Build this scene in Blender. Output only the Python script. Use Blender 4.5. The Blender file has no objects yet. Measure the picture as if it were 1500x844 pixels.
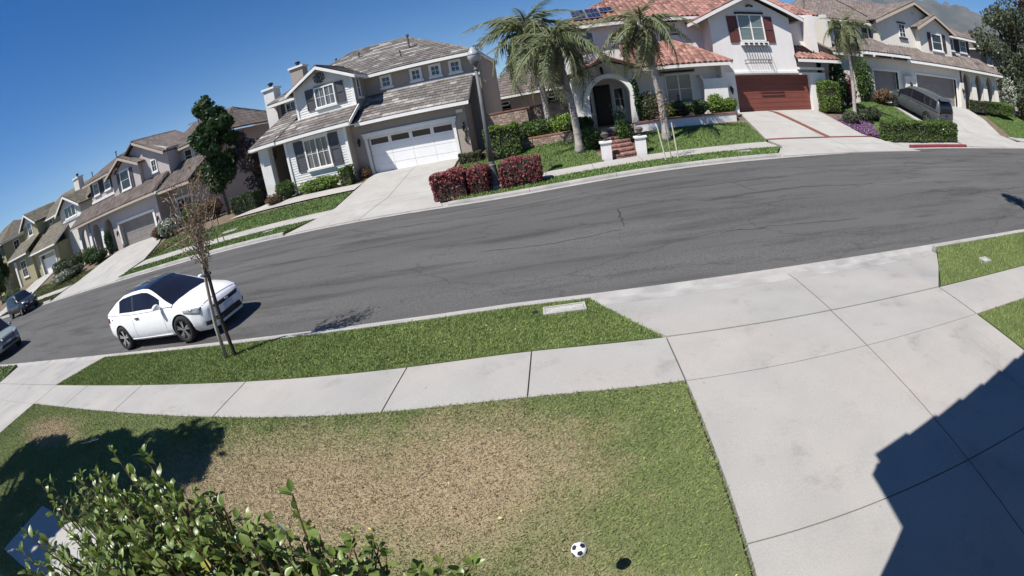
import bpy, bmesh, math, random
import numpy as np
from mathutils import Vector, Matrix, Euler
from mathutils.bvhtree import BVHTree
random.seed(7); RNG = np.random.default_rng(11)
SC = bpy.context.scene; COL = SC.collection
# ------------------------------------------------------------------ camera (wide fisheye security camera, tilted)
yaw, pit, rol = -0.15903, -0.36928, -0.19548
_f = Vector((math.sin(yaw)*math.cos(pit), math.cos(yaw)*math.cos(pit), math.sin(pit)))
_r = _f.cross(Vector((0, 0, 1))).normalized(); _u = _r.cross(_f)
_c, _s = math.cos(rol), math.sin(rol)
_x = _r*_c + _u*_s; _y = -_r*_s + _u*_c
cd = bpy.data.cameras.new("camera"); cam = bpy.data.objects.new("camera", cd); COL.objects.link(cam); SC.camera = cam
cam.matrix_world = Matrix(((_x.x, _y.x, -_f.x, 0), (_x.y, _y.y, -_f.y, 0), (_x.z, _y.z, -_f.z, 3.0), (0, 0, 0, 1)))
cd.type = 'PANO'; cd.panorama_type = 'FISHEYE_LENS_POLYNOMIAL'
cd.sensor_fit = 'HORIZONTAL'; cd.sensor_width = 36; cd.sensor_height = 36*576/1024
cd.fisheye_fov = math.radians(180)
_k = (1.19929, -0.70927, 1.01851, -0.40468)
cd.fisheye_polynomial_k0 = 0
cd.fisheye_polynomial_k1 = -_k[0]/18; cd.fisheye_polynomial_k2 = -_k[1]/18**2
cd.fisheye_polynomial_k3 = -_k[2]/18**3; cd.fisheye_polynomial_k4 = -_k[3]/18**4
cd.clip_start = 0.02; cd.clip_end = 20000
# ------------------------------------------------------------------ daylight
SUN_EL, SUN_AZ = math.radians(57), math.radians(42)          # light travels towards +X turned 42 degrees to +Y
TO_SUN = Vector((-math.cos(SUN_EL)*math.cos(SUN_AZ), -math.cos(SUN_EL)*math.sin(SUN_AZ), math.sin(SUN_EL)))
W = bpy.data.worlds.new("World"); SC.world = W; W.use_nodes = True
wn = W.node_tree; bg = wn.nodes["Background"]
sky = wn.nodes.new("ShaderNodeTexSky"); sky.sky_type = 'NISHITA'; sky.sun_disc = False
sky.sun_elevation = SUN_EL; sky.sun_rotation = math.atan2(TO_SUN.x, TO_SUN.y)
sky.altitude = 900; sky.air_density = 1.0; sky.dust_density = 0.0; sky.ozone_density = 3.0
hs = wn.nodes.new("ShaderNodeHueSaturation"); hs.inputs["Hue"].default_value = 0.507; hs.inputs["Saturation"].default_value = 1.42; hs.inputs["Value"].default_value = 1.3
wn.links.new(sky.outputs[0], hs.inputs["Color"]); wn.links.new(hs.outputs[0], bg.inputs[0]); bg.inputs[1].default_value = 0.05
sl = bpy.data.lights.new("sun", 'SUN'); sl.energy = 5.0; sl.angle = math.radians(0.5); sl.color = (1.0, 0.96, 0.9)
so = bpy.data.objects.new("sun", sl); COL.objects.link(so); so.rotation_euler = TO_SUN.to_track_quat('Z', 'Y').to_euler()
SC.view_settings.view_transform = 'Standard'; SC.view_settings.look = 'None'; SC.view_settings.exposure = 0.6
SC.view_settings.gamma = 1.0
SC.cycles.max_bounces = 6; SC.cycles.transparent_max_bounces = 8; SC.cycles.volume_bounces = 1
# ------------------------------------------------------------------ helpers: materials
def mat(name, c1, c2=None, sc=4.0, rough=0.85, bump=0.0, bsc=40.0, spec=0.3, metal=0.0, rand=None, detail=5.0, stretch=(1, 1, 1), lo=0.35, hi=0.65, coat=0.0, transl=0.0, alpha=None, trans=0.0):
    """procedural surface: two colours mixed by noise, fine relief, and an optional range of brightness picked per separate piece"""
    m = bpy.data.materials.new(name); m.use_nodes = True; n = m.node_tree; N = n.nodes; L = n.links
    b = N["Principled BSDF"]; b.inputs["Roughness"].default_value = rough; b.inputs["Metallic"].default_value = metal
    b.inputs["Specular IOR Level"].default_value = spec
    b.inputs["Coat Weight"].default_value = coat; b.inputs["Coat Roughness"].default_value = 0.05
    if trans: b.inputs["Transmission Weight"].default_value = trans
    tc = N.new("ShaderNodeTexCoord"); mp = N.new("ShaderNodeMapping"); mp.inputs["Scale"].default_value = stretch
    L.new(tc.outputs["Object"], mp.inputs["Vector"])
    col = None
    if c2 is None: c2 = tuple(x*0.86 for x in c1[:3])
    nz = N.new("ShaderNodeTexNoise"); nz.inputs["Scale"].default_value = sc; nz.inputs["Detail"].default_value = detail
    L.new(mp.outputs[0], nz.inputs["Vector"])
    mr = N.new("ShaderNodeMapRange"); mr.inputs[1].default_value = lo; mr.inputs[2].default_value = hi; L.new(nz.outputs[0], mr.inputs[0])
    mx = N.new("ShaderNodeMix"); mx.data_type = 'RGBA'; L.new(mr.outputs[0], mx.inputs[0])
    mx.inputs[6].default_value = (*c1[:3], 1); mx.inputs[7].default_value = (*c2[:3], 1); col = mx.outputs[2]
    if rand:
        g = N.new("ShaderNodeNewGeometry"); r2 = N.new("ShaderNodeMapRange")
        r2.inputs[3].default_value = rand[0]; r2.inputs[4].default_value = rand[1]; L.new(g.outputs["Random Per Island"], r2.inputs[0])
        m2 = N.new("ShaderNodeMix"); m2.data_type = 'RGBA'; m2.blend_type = 'MULTIPLY'; m2.inputs[0].default_value = 1
        L.new(col, m2.inputs[6]); L.new(r2.outputs[0], m2.inputs[7]); col = m2.outputs[2]
    L.new(col, b.inputs["Base Color"])
    if bump:
        n2 = N.new("ShaderNodeTexNoise"); n2.inputs["Scale"].default_value = bsc; n2.inputs["Detail"].default_value = 4; L.new(mp.outputs[0], n2.inputs["Vector"])
        bp = N.new("ShaderNodeBump"); bp.inputs["Strength"].default_value = bump; bp.inputs["Distance"].default_value = 0.02
        L.new(n2.outputs[0], bp.inputs["Height"]); L.new(bp.outputs[0], b.inputs["Normal"])
    if transl:
        out = N["Material Output"]; t = N.new("ShaderNodeBsdfTranslucent"); ms = N.new("ShaderNodeMixShader"); ms.inputs[0].default_value = transl
        L.new(col, t.inputs[0]); L.new(b.outputs[0], ms.inputs[1]); L.new(t.outputs[0], ms.inputs[2]); L.new(ms.outputs[0], out.inputs[0])
    m["col"] = 1
    return m
def leafmat(name, cols, transl=0.3, rough=0.55, spec=0.35):
    """leaves: a ramp of real leaf colours, one picked per leaf"""
    m = bpy.data.materials.new(name); m.use_nodes = True; n = m.node_tree; N = n.nodes; L = n.links
    b = N["Principled BSDF"]; b.inputs["Roughness"].default_value = rough; b.inputs["Specular IOR Level"].default_value = spec
    g = N.new("ShaderNodeNewGeometry"); rp = N.new("ShaderNodeValToRGB"); el = rp.color_ramp.elements
    for i, c in enumerate(cols):
        p = i/(len(cols)-1)
        e = el[0] if i == 0 else el[1] if i == len(cols)-1 else el.new(p)
        e.position = p; e.color = (*c, 1)
    L.new(g.outputs["Random Per Island"], rp.inputs[0]); L.new(rp.outputs[0], b.inputs["Base Color"])
    t = N.new("ShaderNodeBsdfTranslucent"); ms = N.new("ShaderNodeMixShader"); ms.inputs[0].default_value = transl
    L.new(rp.outputs[0], t.inputs[0]); L.new(b.outputs[0], ms.inputs[1]); L.new(t.outputs[0], ms.inputs[2]); L.new(ms.outputs[0], N["Material Output"].inputs[0])
    return m
# ------------------------------------------------------------------ helpers: meshes and things
class MB:
    def __init__(s): s.v = []; s.f = []; s.mi = []
    def face(s, pts, mi=0):
        k = len(s.v); s.v += [tuple(p) for p in pts]; s.f.append(tuple(range(k, k+len(pts)))); s.mi.append(mi); return s
    def box(s, x0, x1, y0, y1, z0, z1, mi=0):
        k = len(s.v); s.v += [(x, y, z) for z in (z0, z1) for y in (y0, y1) for x in (x0, x1)]
        for q in ((0, 2, 3, 1), (4, 5, 7, 6), (0, 1, 5, 4), (2, 6, 7, 3), (0, 4, 6, 2), (1, 3, 7, 5)):
            s.f.append(tuple(k+i for i in q)); s.mi.append(mi)
        return s
    def prism(s, pts, vec, mi=0):
        """closed prism: the polygon pts (3-D) swept by vec"""
        k = len(s.v); n = len(pts); vec = Vector(vec)
        s.v += [tuple(p) for p in pts] + [tuple(Vector(p)+vec) for p in pts]
        s.f.append(tuple(k+i for i in reversed(range(n)))); s.f.append(tuple(k+n+i for i in range(n)))
        for i in range(n): s.f.append((k+i, k+(i+1) % n, k+n+(i+1) % n, k+n+i))
        s.mi += [mi]*(n+2); return s
    def tube(s, pts, rad, n=8, mi=0, cap=True):
        """tapered tube through pts"""
        pts = [Vector(p) for p in pts]; rad = rad if hasattr(rad, '__len__') else [rad]*len(pts); k0 = len(s.v)
        for i, p in enumerate(pts):
            t = (pts[min(i+1, len(pts)-1)]-pts[max(i-1, 0)]).normalized()
            a = t.orthogonal().normalized() if i == 0 else (a - t*a.dot(t)).normalized()
            b = t.cross(a)
            for j in range(n):
                q = 2*math.pi*j/n; s.v.append(tuple(p + (a*math.cos(q)+b*math.sin(q))*rad[i]))
        for i in range(len(pts)-1):
            for j in range(n):
                s.f.append((k0+i*n+j, k0+i*n+(j+1) % n, k0+(i+1)*n+(j+1) % n, k0+(i+1)*n+j)); s.mi.append(mi)
        if cap:
            s.f.append(tuple(k0+j for j in reversed(range(n)))); s.f.append(tuple(k0+(len(pts)-1)*n+j for j in range(n))); s.mi += [mi, mi]
        return s
    def lathe(s, prof, c=(0, 0, 0), n=16, mi=0, axis='z'):
        k0 = len(s.v)
        for r, z in prof:
            for j in range(n):
                q = 2*math.pi*j/n; a, b = r*math.cos(q), r*math.sin(q)
                s.v.append((c[0]+a, c[1]+b, c[2]+z) if axis == 'z' else (c[0]+a, c[1]+z, c[2]+b))
        for i in range(len(prof)-1):
            for j in range(n):
                q = (k0+i*n+j, k0+i*n+(j+1) % n, k0+(i+1)*n+(j+1) % n, k0+(i+1)*n+j)
                s.f.append(q if axis == 'z' else q[::-1]); s.mi.append(mi)
        return s
def origin_of(p):
    o = Vector((0, 0, 0))
    while p is not None: o += p.location; p = p.parent
    return o
def link(me, name, m, parent, kind=None, label=None, smooth=False):
    for x in (m if isinstance(m, (list, tuple)) else [m]): me.materials.append(x)
    o = bpy.data.objects.new(name, me); COL.objects.link(o)
    if parent is not None: o.parent = parent
    if kind: o["kind"] = kind
    if label: o["label"] = label
    if smooth: me.polygons.foreach_set("use_smooth", [True]*len(me.polygons))
    return o
def put(mb, name, m, parent=None, kind=None, label=None, smooth=False, weld=False):
    o = origin_of(parent); me = bpy.data.meshes.new(name)
    me.from_pydata([(x-o.x, y-o.y, z-o.z) for x, y, z in mb.v], [], mb.f)
    if any(mb.mi): me.polygons.foreach_set("material_index", mb.mi)
    bm = bmesh.new(); bm.from_mesh(me)
    if weld: bmesh.ops.remove_doubles(bm, verts=bm.verts, dist=1e-4)
    bmesh.ops.recalc_face_normals(bm, faces=bm.faces); bm.to_mesh(me); bm.free()
    return link(me, name, m, parent, kind, label, smooth)
def npmesh(name, V, F, m, parent=None, kind=None, label=None, smooth=False):
    """V (n,3) world points, F (m,k) faces of k corners"""
    o = origin_of(parent); V = np.asarray(V, np.float32) - np.array(o, np.float32); F = np.asarray(F, np.int32)
    me = bpy.data.meshes.new(name); k = F.shape[1]
    me.vertices.add(len(V)); me.vertices.foreach_set("co", V.ravel())
    me.loops.add(F.size); me.loops.foreach_set("vertex_index", F.ravel())
    me.polygons.add(len(F)); me.polygons.foreach_set("loop_start", np.arange(len(F), dtype=np.int32)*k)
    me.update(calc_edges=True); me.validate()
    return link(me, name, m, parent, kind, label, smooth)
def thing(name, label, cat, loc=(0, 0, 0), group=None, rot=(0, 0, 0)):
    o = bpy.data.objects.new(name, None); COL.objects.link(o); o.location = loc; o.rotation_euler = rot
    o.empty_display_size = 0.3; o["label"] = label; o["category"] = cat
    if group: o["group"] = group
    return o
def tag(o, label, cat, group=None):
    o["label"] = label; o["category"] = cat
    if group: o["group"] = group
    return o
def copy_tree(o, parent=None):
    c = o.copy(); COL.objects.link(c); c.parent = parent
    for ch in list(o.children): copy_tree(ch, c)
    return c
# ------------------------------------------------------------------ lie of the land
def sm(a, b, x):
    t = min(1, max(0, (x-a)/(b-a))); return t*t*(3-2*t)
def lift(x): return max(0, -22-x)*0.011                      # the street climbs gently towards the far end
def pad(x):
    if x < -27: return .75+.5*(1-sm(-47, -43, x))
    if x < -3: return .75+.07*sm(-27, -20, x)
    if x < 17: return .82+.2*sm(-3, -1, x)
    return 1.02+.48*sm(17, 20.5, x)
FAR = [(-160, 16.65), (8, 16.65), (11, 16.9), (14, 17.4), (18, 17.75), (24, 18.1), (32, 18.7), (45, 20), (70, 24), (120, 34)]
def far_edge(x):
    for (x0, y0), (x1, y1) in zip(FAR, FAR[1:]):
        if x <= x1: return y0+(y1-y0)*(x-x0)/(x1-x0)
    return FAR[-1][1]
def ground(x, y):
    if y < 6.6: return .13+(6.45-max(y, -3))*.022
    e = far_edge(x)
    if y < e+.3: return lift(x)
    if y < e+3.3: return lift(x)+.13+(y-e-.3)*.018
    return lift(x)+.184+(pad(x)-.184)*min(1, (y-e-3.3)/5.0)
# ------------------------------------------------------------------ ground materials
CONC = mat("concrete", (.335, .325, .305), (.265, .257, .245), sc=.9, rough=.9, bump=.12, bsc=60, detail=9, lo=.3, hi=.75)
CONC2 = mat("kerb_concrete", (.37, .36, .34), (.26, .25, .24), sc=2.2, rough=.9, bump=.12, bsc=50, detail=8)
CONC_OLD = mat("pale_concrete", (.37, .36, .335), (.30, .29, .272), sc=.5, rough=.9, bump=.08, bsc=40, detail=8)
def asphalt():
    m = mat("asphalt", (.100, .097, .094), (.076, .074, .073), sc=.35, rough=.93, bump=.35, bsc=160, stretch=(.35, 1.6, 1), detail=9, lo=.32, hi=.68, spec=.2)
    n = m.node_tree; N = n.nodes; L = n.links; b = N["Principled BSDF"]
    col = b.inputs["Base Color"].links[0].from_socket
    tc = N.new("ShaderNodeTexCoord"); mp = N.new("ShaderNodeMapping"); mp.inputs["Scale"].default_value = (.16, 1.1, 1); L.new(tc.outputs["Object"], mp.inputs[0])
    wz = N.new("ShaderNodeTexNoise"); wz.inputs["Scale"].default_value = 1.3; wz.inputs["Detail"].default_value = 6; wz.inputs["Roughness"].default_value = .7; L.new(mp.outputs[0], wz.inputs["Vector"])
    r = N.new("ShaderNodeMapRange"); r.inputs[1].default_value = .50; r.inputs[2].default_value = .66; r.inputs[3].default_value = 1.06; r.inputs[4].default_value = .66; L.new(wz.outputs[0], r.inputs[0])
    m1 = N.new("ShaderNodeMix"); m1.data_type = 'RGBA'; m1.blend_type = 'MULTIPLY'; m1.inputs[0].default_value = 1; L.new(col, m1.inputs[6]); L.new(r.outputs[0], m1.inputs[7])
    # worn cracks
    mp2 = N.new("ShaderNodeMapping"); mp2.inputs["Scale"].default_value = (.22, .5, 1); L.new(tc.outputs["Object"], mp2.inputs[0])
    dn = N.new("ShaderNodeTexNoise"); dn.inputs["Scale"].default_value = 2.5; dn.inputs["Detail"].default_value = 5; L.new(mp2.outputs[0], dn.inputs["Vector"])
    ad = N.new("ShaderNodeMix"); ad.data_type = 'VECTOR'; ad.inputs[0].default_value = .35; L.new(mp2.outputs[0], ad.inputs[4]); L.new(dn.outputs["Color"], ad.inputs[5])
    vo = N.new("ShaderNodeTexVoronoi"); vo.feature = 'DISTANCE_TO_EDGE'; vo.inputs["Scale"].default_value = 1.1; L.new(ad.outputs[1], vo.inputs["Vector"])
    r2 = N.new("ShaderNodeMapRange"); r2.inputs[1].default_value = .003; r2.inputs[2].default_value = .009; r2.inputs[3].default_value = .55; r2.inputs[4].default_value = 1; L.new(vo.outputs[0], r2.inputs[0])
    m2 = N.new("ShaderNodeMix"); m2.data_type = 'RGBA'; m2.blend_type = 'MULTIPLY'; m2.inputs[0].default_value = .45; L.new(m1.outputs[2], m2.inputs[6]); L.new(r2.outputs[0], m2.inputs[7])
    # aggregate grain
    gr = N.new("ShaderNodeTexNoise"); gr.inputs["Scale"].default_value = 38; gr.inputs["Detail"].default_value = 3; L.new(tc.outputs["Object"], gr.inputs["Vector"])
    r3 = N.new("ShaderNodeMapRange"); r3.inputs[1].default_value = .3; r3.inputs[2].default_value = .7; r3.inputs[3].default_value = .7; r3.inputs[4].default_value = 1.3; L.new(gr.outputs[0], r3.inputs[0])
    m3 = N.new("ShaderNodeMix"); m3.data_type = 'RGBA'; m3.blend_type = 'MULTIPLY'; m3.inputs[0].default_value = 1; L.new(m2.outputs[2], m3.inputs[6]); L.new(r3.outputs[0], m3.inputs[7])
    L.new(m3.outputs[2], b.inputs["Base Color"]); return m
def weathered(m, warm=(.365, .335, .31), strength=.85):
    """stains, drip marks and hairline cracks on cast concrete"""
    n = m.node_tree; N = n.nodes; L = n.links; b = N["Principled BSDF"]; col = b.inputs["Base Color"].links[0].from_socket; tc = N.new("ShaderNodeTexCoord")
    def noise(sc, det, rough, lo, hi, to0, to1, stretch=(1, 1, 1)):
        mp = N.new("ShaderNodeMapping"); mp.inputs["Scale"].default_value = stretch; L.new(tc.outputs["Object"], mp.inputs[0])
        z = N.new("ShaderNodeTexNoise"); z.inputs["Scale"].default_value = sc; z.inputs["Detail"].default_value = det; z.inputs["Roughness"].default_value = rough; L.new(mp.outputs[0], z.inputs["Vector"])
        r = N.new("ShaderNodeMapRange"); r.inputs[1].default_value = lo; r.inputs[2].default_value = hi; r.inputs[3].default_value = to0; r.inputs[4].default_value = to1; L.new(z.outputs[0], r.inputs[0]); return r.outputs[0]
    def mul(c, f):
        x = N.new("ShaderNodeMix"); x.data_type = 'RGBA'; x.blend_type = 'MULTIPLY'; x.inputs[0].default_value = 1; L.new(c, x.inputs[6]); L.new(f, x.inputs[7]); return x.outputs[2]
    w = N.new("ShaderNodeMix"); w.data_type = 'RGBA'; L.new(noise(.55, 6, .6, .45, .7, 0, strength), w.inputs[0]); L.new(col, w.inputs[6]); w.inputs[7].default_value = (*warm, 1); col = w.outputs[2]
    col = mul(col, noise(1.9, 10, .72, .56, .74, 1, .74)); col = mul(col, noise(.9, 8, .75, .60, .72, 1, .78, (1.0, .25, 1))); col = mul(col, noise(9, 4, .6, .70, .76, 1, .66)); col = mul(col, noise(75, 2, .5, .3, .7, .93, 1.07))
    L.new(col, b.inputs["Base Color"])
for _m in (CONC, CONC2, CONC_OLD): weathered(_m)
ASPH = asphalt()
SOIL = mat("soil", (.17, .125, .085), (.10, .08, .055), sc=3, rough=.98, bump=.5, bsc=25, detail=8)
MULCH = mat("mulch", (.13, .085, .055), (.07, .05, .035), sc=9, rough=.98, bump=.6, bsc=30, detail=8)
def turf(name, g1, g2, dry=None, rand=None, transl=0.0):
    """grass: green with noise; where the near lawn has dried out (a fixed patch of the lawn) straw coloured"""
    m = mat(name, g1, g2, sc=1.6, rough=.9, detail=8, rand=rand, transl=0, spec=.2, lo=.3, hi=.7)
    n = m.node_tree; N = n.nodes; L = n.links; b = N["Principled BSDF"]
    if dry:
        col = b.inputs["Base Color"].links[0].from_socket
        tc = N.new("ShaderNodeTexCoord")
        parts = []
        for cx, cy, rx, ry in ((-2.75, 2.75, 2.35, .98), (-1.3, 2.9, 1.25, .95), (-9.6, 3.15, 1.3, .5), (-.1, 1.2, .45, .7)):
            mp = N.new("ShaderNodeMapping"); mp.inputs["Location"].default_value = (-cx/rx, -cy/ry, 0); mp.inputs["Scale"].default_value = (1/rx, 1/ry, 0)
            L.new(tc.outputs["Object"], mp.inputs[0])
            ln = N.new("ShaderNodeVectorMath"); ln.operation = 'LENGTH'; L.new(mp.outputs[0], ln.inputs[0]); parts.append(ln.outputs["Value"])
        d = parts[0]
        for q in parts[1:]:
            mi = N.new("ShaderNodeMath"); mi.operation = 'MINIMUM'; L.new(d, mi.inputs[0]); L.new(q, mi.inputs[1]); d = mi.outputs[0]
        nz = N.new("ShaderNodeTexNoise"); nz.inputs["Scale"].default_value = 2.6; nz.inputs["Detail"].default_value = 9; nz.inputs["Roughness"].default_value = .68; L.new(tc.outputs["Object"], nz.inputs["Vector"])
        a = N.new("ShaderNodeMath"); a.operation = 'MULTIPLY_ADD'; a.inputs[1].default_value = 1.7; L.new(nz.outputs[0], a.inputs[0]); L.new(d, a.inputs[2])
        r = N.new("ShaderNodeMapRange"); r.inputs[1].default_value = 1.3; r.inputs[2].default_value = 2.2; r.inputs[3].default_value = 1; r.inputs[4].default_value = 0.06; L.new(a.outputs[0], r.inputs[0])
        n2 = N.new("ShaderNodeTexNoise"); n2.inputs["Scale"].default_value = 6; n2.inputs["Detail"].default_value = 6; L.new(tc.outputs["Object"], n2.inputs["Vector"])
        dm = N.new("ShaderNodeMix"); dm.data_type = 'RGBA'; L.new(n2.outputs[0], dm.inputs[0]); dm.inputs[6].default_value = (*dry[0], 1); dm.inputs[7].default_value = (*dry[1], 1)
        dcol = dm.outputs[2]
        if rand:
            g = N.new("ShaderNodeNewGeometry"); r2 = N.new("ShaderNodeMapRange"); r2.inputs[3].default_value = .72; r2.inputs[4].default_value = 1.28; L.new(g.outputs["Random Per Island"], r2.inputs[0])
            m2 = N.new("ShaderNodeMix"); m2.data_type = 'RGBA'; m2.blend_type = 'MULTIPLY'; m2.inputs[0].default_value = 1; L.new(dcol, m2.inputs[6]); L.new(r2.outputs[0], m2.inputs[7]); dcol = m2.outputs[2]
        mx = N.new("ShaderNodeMix"); mx.data_type = 'RGBA'; L.new(r.outputs[0], mx.inputs[0]); L.new(col, mx.inputs[6]); L.new(dcol, mx.inputs[7]); L.new(mx.outputs[2], b.inputs["Base Color"])
    return m
TURF = turf("lawn_soil", (.125, .15, .06), (.095, .12, .048), ((.31, .245, .155), (.24, .19, .12)))
BLADE = turf("grass_blades", (.20, .255, .085), (.145, .20, .062), ((.38, .315, .20), (.29, .235, .145)), rand=(.62, 1.35))
TURF2 = turf("verge_soil", (.10, .13, .045), (.075, .10, .035))
BLADE2 = turf("verge_blades", (.195, .255, .082), (.14, .195, .058), rand=(.55, 1.4))
BLADE3 = turf("far_blades", (.125, .20, .055), (.09, .15, .042), rand=(.6, 1.4))
BLADE4 = turf("dry_far_blades", (.16, .16, .06), (.11, .12, .045), rand=(.6, 1.3))
def sheet(name, quad, m, off=0., nu=None, nv=None, kind="structure", parent=None, zf=ground, smooth=True):
    """a sheet over the quad (four plan corners in order), lying on the land"""
    (ax, ay), (bx, by), (cx, cy), (dx, dy) = quad
    nu = nu or max(2, int(max(math.hypot(bx-ax, by-ay), math.hypot(cx-dx, cy-dy))/1.5)); nv = nv or max(2, int(max(math.hypot(dx-ax, dy-ay), math.hypot(cx-bx, cy-by))/.7))
    V = []; F = []
    for j in range(nv+1):
        for i in range(nu+1):
            u, v = i/nu, j/nv
            x = (ax*(1-u)+bx*u)*(1-v)+(dx*(1-u)+cx*u)*v; y = (ay*(1-u)+by*u)*(1-v)+(dy*(1-u)+cy*u)*v
            V.append((x, y, zf(x, y)+off))
    for j in range(nv):
        for i in range(nu):
            a = j*(nu+1)+i; F.append((a, a+1, a+nu+2, a+nu+1))
    if name == "lawn":                                        # the turf's own edge, down into the soil
        edge = list(range(nu+1))+[j*(nu+1)+nu for j in range(1, nv+1)]+[nv*(nu+1)+i for i in range(nu-1, -1, -1)]+[j*(nu+1) for j in range(nv-1, 0, -1)]
        for a, b in zip(edge, edge[1:]+edge[:1]):
            k = len(V); V += [V[a], V[b], (V[b][0], V[b][1], V[b][2]-.2), (V[a][0], V[a][1], V[a][2]-.2)]; F.append((k+1, k, k+3, k+2))
    return npmesh(name, V, F, m, parent, kind, smooth=smooth)
# ------------------------------------------------------------------ ground, road
V = [(-5000, -4000, -.35), (7000, -4000, -.35), (7000, 7000, -.35), (-5000, 7000, -.35)]
npmesh("ground", V, [(0, 1, 2, 3)], SOIL, kind="structure")
def road_mesh():
    xs = list(np.linspace(-160, -24, 60))+list(np.linspace(-22, 34, 57))+list(np.linspace(36, 120, 40)); ny = 12; V = []; F = []
    for x in xs:
        for j in range(ny+1):
            y = 6.88+(far_edge(x)+.02-6.88)*j/ny; V.append((x, y, lift(x)+.05*math.sin(math.pi*j/ny)))
    for i in range(len(xs)-1):
        for j in range(ny): a = i*(ny+1)+j; F.append((a, a+ny+1, a+ny+2, a+1))
    return npmesh("road", V, F, ASPH, kind="structure", smooth=True)
road_mesh()
def strip(name, xs, y0f, y1f, z0, z1, m, kind="structure"):
    V = []; F = []
    for x in xs: V += [(x, y0f(x), lift(x)+z0), (x, y1f(x), lift(x)+z1)]
    for i in range(len(xs)-1): F.append((2*i, 2*i+2, 2*i+3, 2*i+1))
    return npmesh(name, V, F, m, kind=kind)
strip("gutter", list(np.linspace(-160, 120, 150)), lambda x: 6.55, lambda x: 6.9, .004, .009, CONC2)
strip("gutter", list(np.linspace(-160, 120, 150)), lambda x: far_edge(x), lambda x: far_edge(x)+.34, .009, .004, CONC2)
strip("kerb", list(np.linspace(-160, 120, 150)), lambda x: far_edge(x)+.33, lambda x: far_edge(x)+1.9, -.004, .09, CONC2)
def kerb(x0, x1, front, back, m=CONC2, step=3.05):
    """raised kerb from x0 to x1 as cast lengths; front(x) faces the road"""
    root = bpy.data.objects.new("kerb", None); COL.objects.link(root); root.location = (x0, front(x0), 0); root["kind"] = "structure"
    n = max(1, round((x1-x0)/step))
    for i in range(n):
        a = x0+(x1-x0)*i/n+.006; b = x0+(x1-x0)*(i+1)/n-.006; pr = []
        for x in (a, b):
            f, k = front(x), back(x); s = 1 if k > f else -1; z = lift(x)
            pr.append([(x, f, z-.1), (x, f+s*.015, z+.075), (x, f+s*.04, z+.13), (x, k, z+.137), (x, k, z-.1)])
        mb = MB(); P, Q = pr
        for j in range(5): mb.face([P[j], Q[j], Q[(j+1) % 5], P[(j+1) % 5]])
        mb.face(P[::-1]); mb.face(Q)
        put(mb, "kerb_section", m, root)
nf = lambda x: 6.6
nb = lambda x: 6.46
kerb(-60, -20, nf, nb); kerb(-11.4, .14, nf, nb); kerb(6.58, 50, nf, nb)
ff = lambda x: far_edge(x)+.3
fb = lambda x: far_edge(x)+.45
kerb(-100, -60, ff, fb, step=6); kerb(-52, -35.6, ff, fb); kerb(-24.6, -11.6, ff, fb); kerb(-4.5, 8.0, ff, fb); kerb(30.5, 60, ff, fb)
REDK = mat("red_kerb_paint", (.22, .035, .04), (.16, .03, .035), sc=4, rough=.7, bump=.1)
kerb(16.0, 21.2, ff, fb, REDK, 2.6)
TAR = mat("crack_sealant", (.032, .031, .032), (.045, .044, .045), sc=6, rough=.8)
def crack(pts, w, seed):
    """a sealed crack: a thin uneven band of tar on the asphalt"""
    R = random.Random(seed); P = []
    for (x0, y0), (x1, y1) in zip(pts, pts[1:]):
        n = max(2, int(math.hypot(x1-x0, y1-y0)/.22))
        for i in range(n): t = i/n; P.append((x0+(x1-x0)*t+R.gauss(0, .03), y0+(y1-y0)*t+R.gauss(0, .045)))
    V = []; F = []
    for i, (x, y) in enumerate(P):
        a, b = P[max(0, i-1)], P[min(len(P)-1, i+1)]; d = Vector((b[0]-a[0], b[1]-a[1])); d = d.normalized() if d.length > 1e-6 else Vector((1, 0)); k = w*R.uniform(.35, 1.2)*(.3 if i in (0, len(P)-1) else 1)
        for s in (-1, 1): q = (x-d.y*k*s/2, y+d.x*k*s/2); V.append((*q, lift(q[0])+.05*math.sin(math.pi*max(0, min(1, (q[1]-6.88)/(far_edge(q[0])+.02-6.88))))+.005))
    for i in range(len(P)-1): F.append((2*i, 2*i+2, 2*i+3, 2*i+1))
    npmesh("road_crack", V, F, TAR, kind="structure")
for i, (p, w) in enumerate((([(1.2, 12.2), (1.12, 10.1)], .05), ([(1.15, 10.1), (-.6, 9.95), (-2.6, 10.2)], .02), ([(-6, 14.4), (-3, 14.1), (-.4, 14.3)], .03), ([(2, 13.6), (4.2, 13.3), (6.8, 13.5)], .03), ([(3.2, 11.6), (5.6, 11.9), (9, 11.6)], .025),
    ([(-9.5, 12.2), (-6.4, 12.0), (-3.2, 12.3)], .025), ([(-7.6, 15.2), (-5.2, 13.0)], .02), ([(7.2, 14.8), (9.4, 13.2), (12.5, 13.0)], .025), ([(-14, 13.4), (-10.5, 13.2)], .03), ([(2.8, 9.0), (6.4, 8.8)], .018), ([(10, 10.4), (14, 10.1), (18, 10.6)], .025), ([(4.6, 13.4), (4.9, 11.7)], .018), ([(-20, 11.2), (-14.6, 11.0)], .025))): crack(p, w, 500+i)
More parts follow.
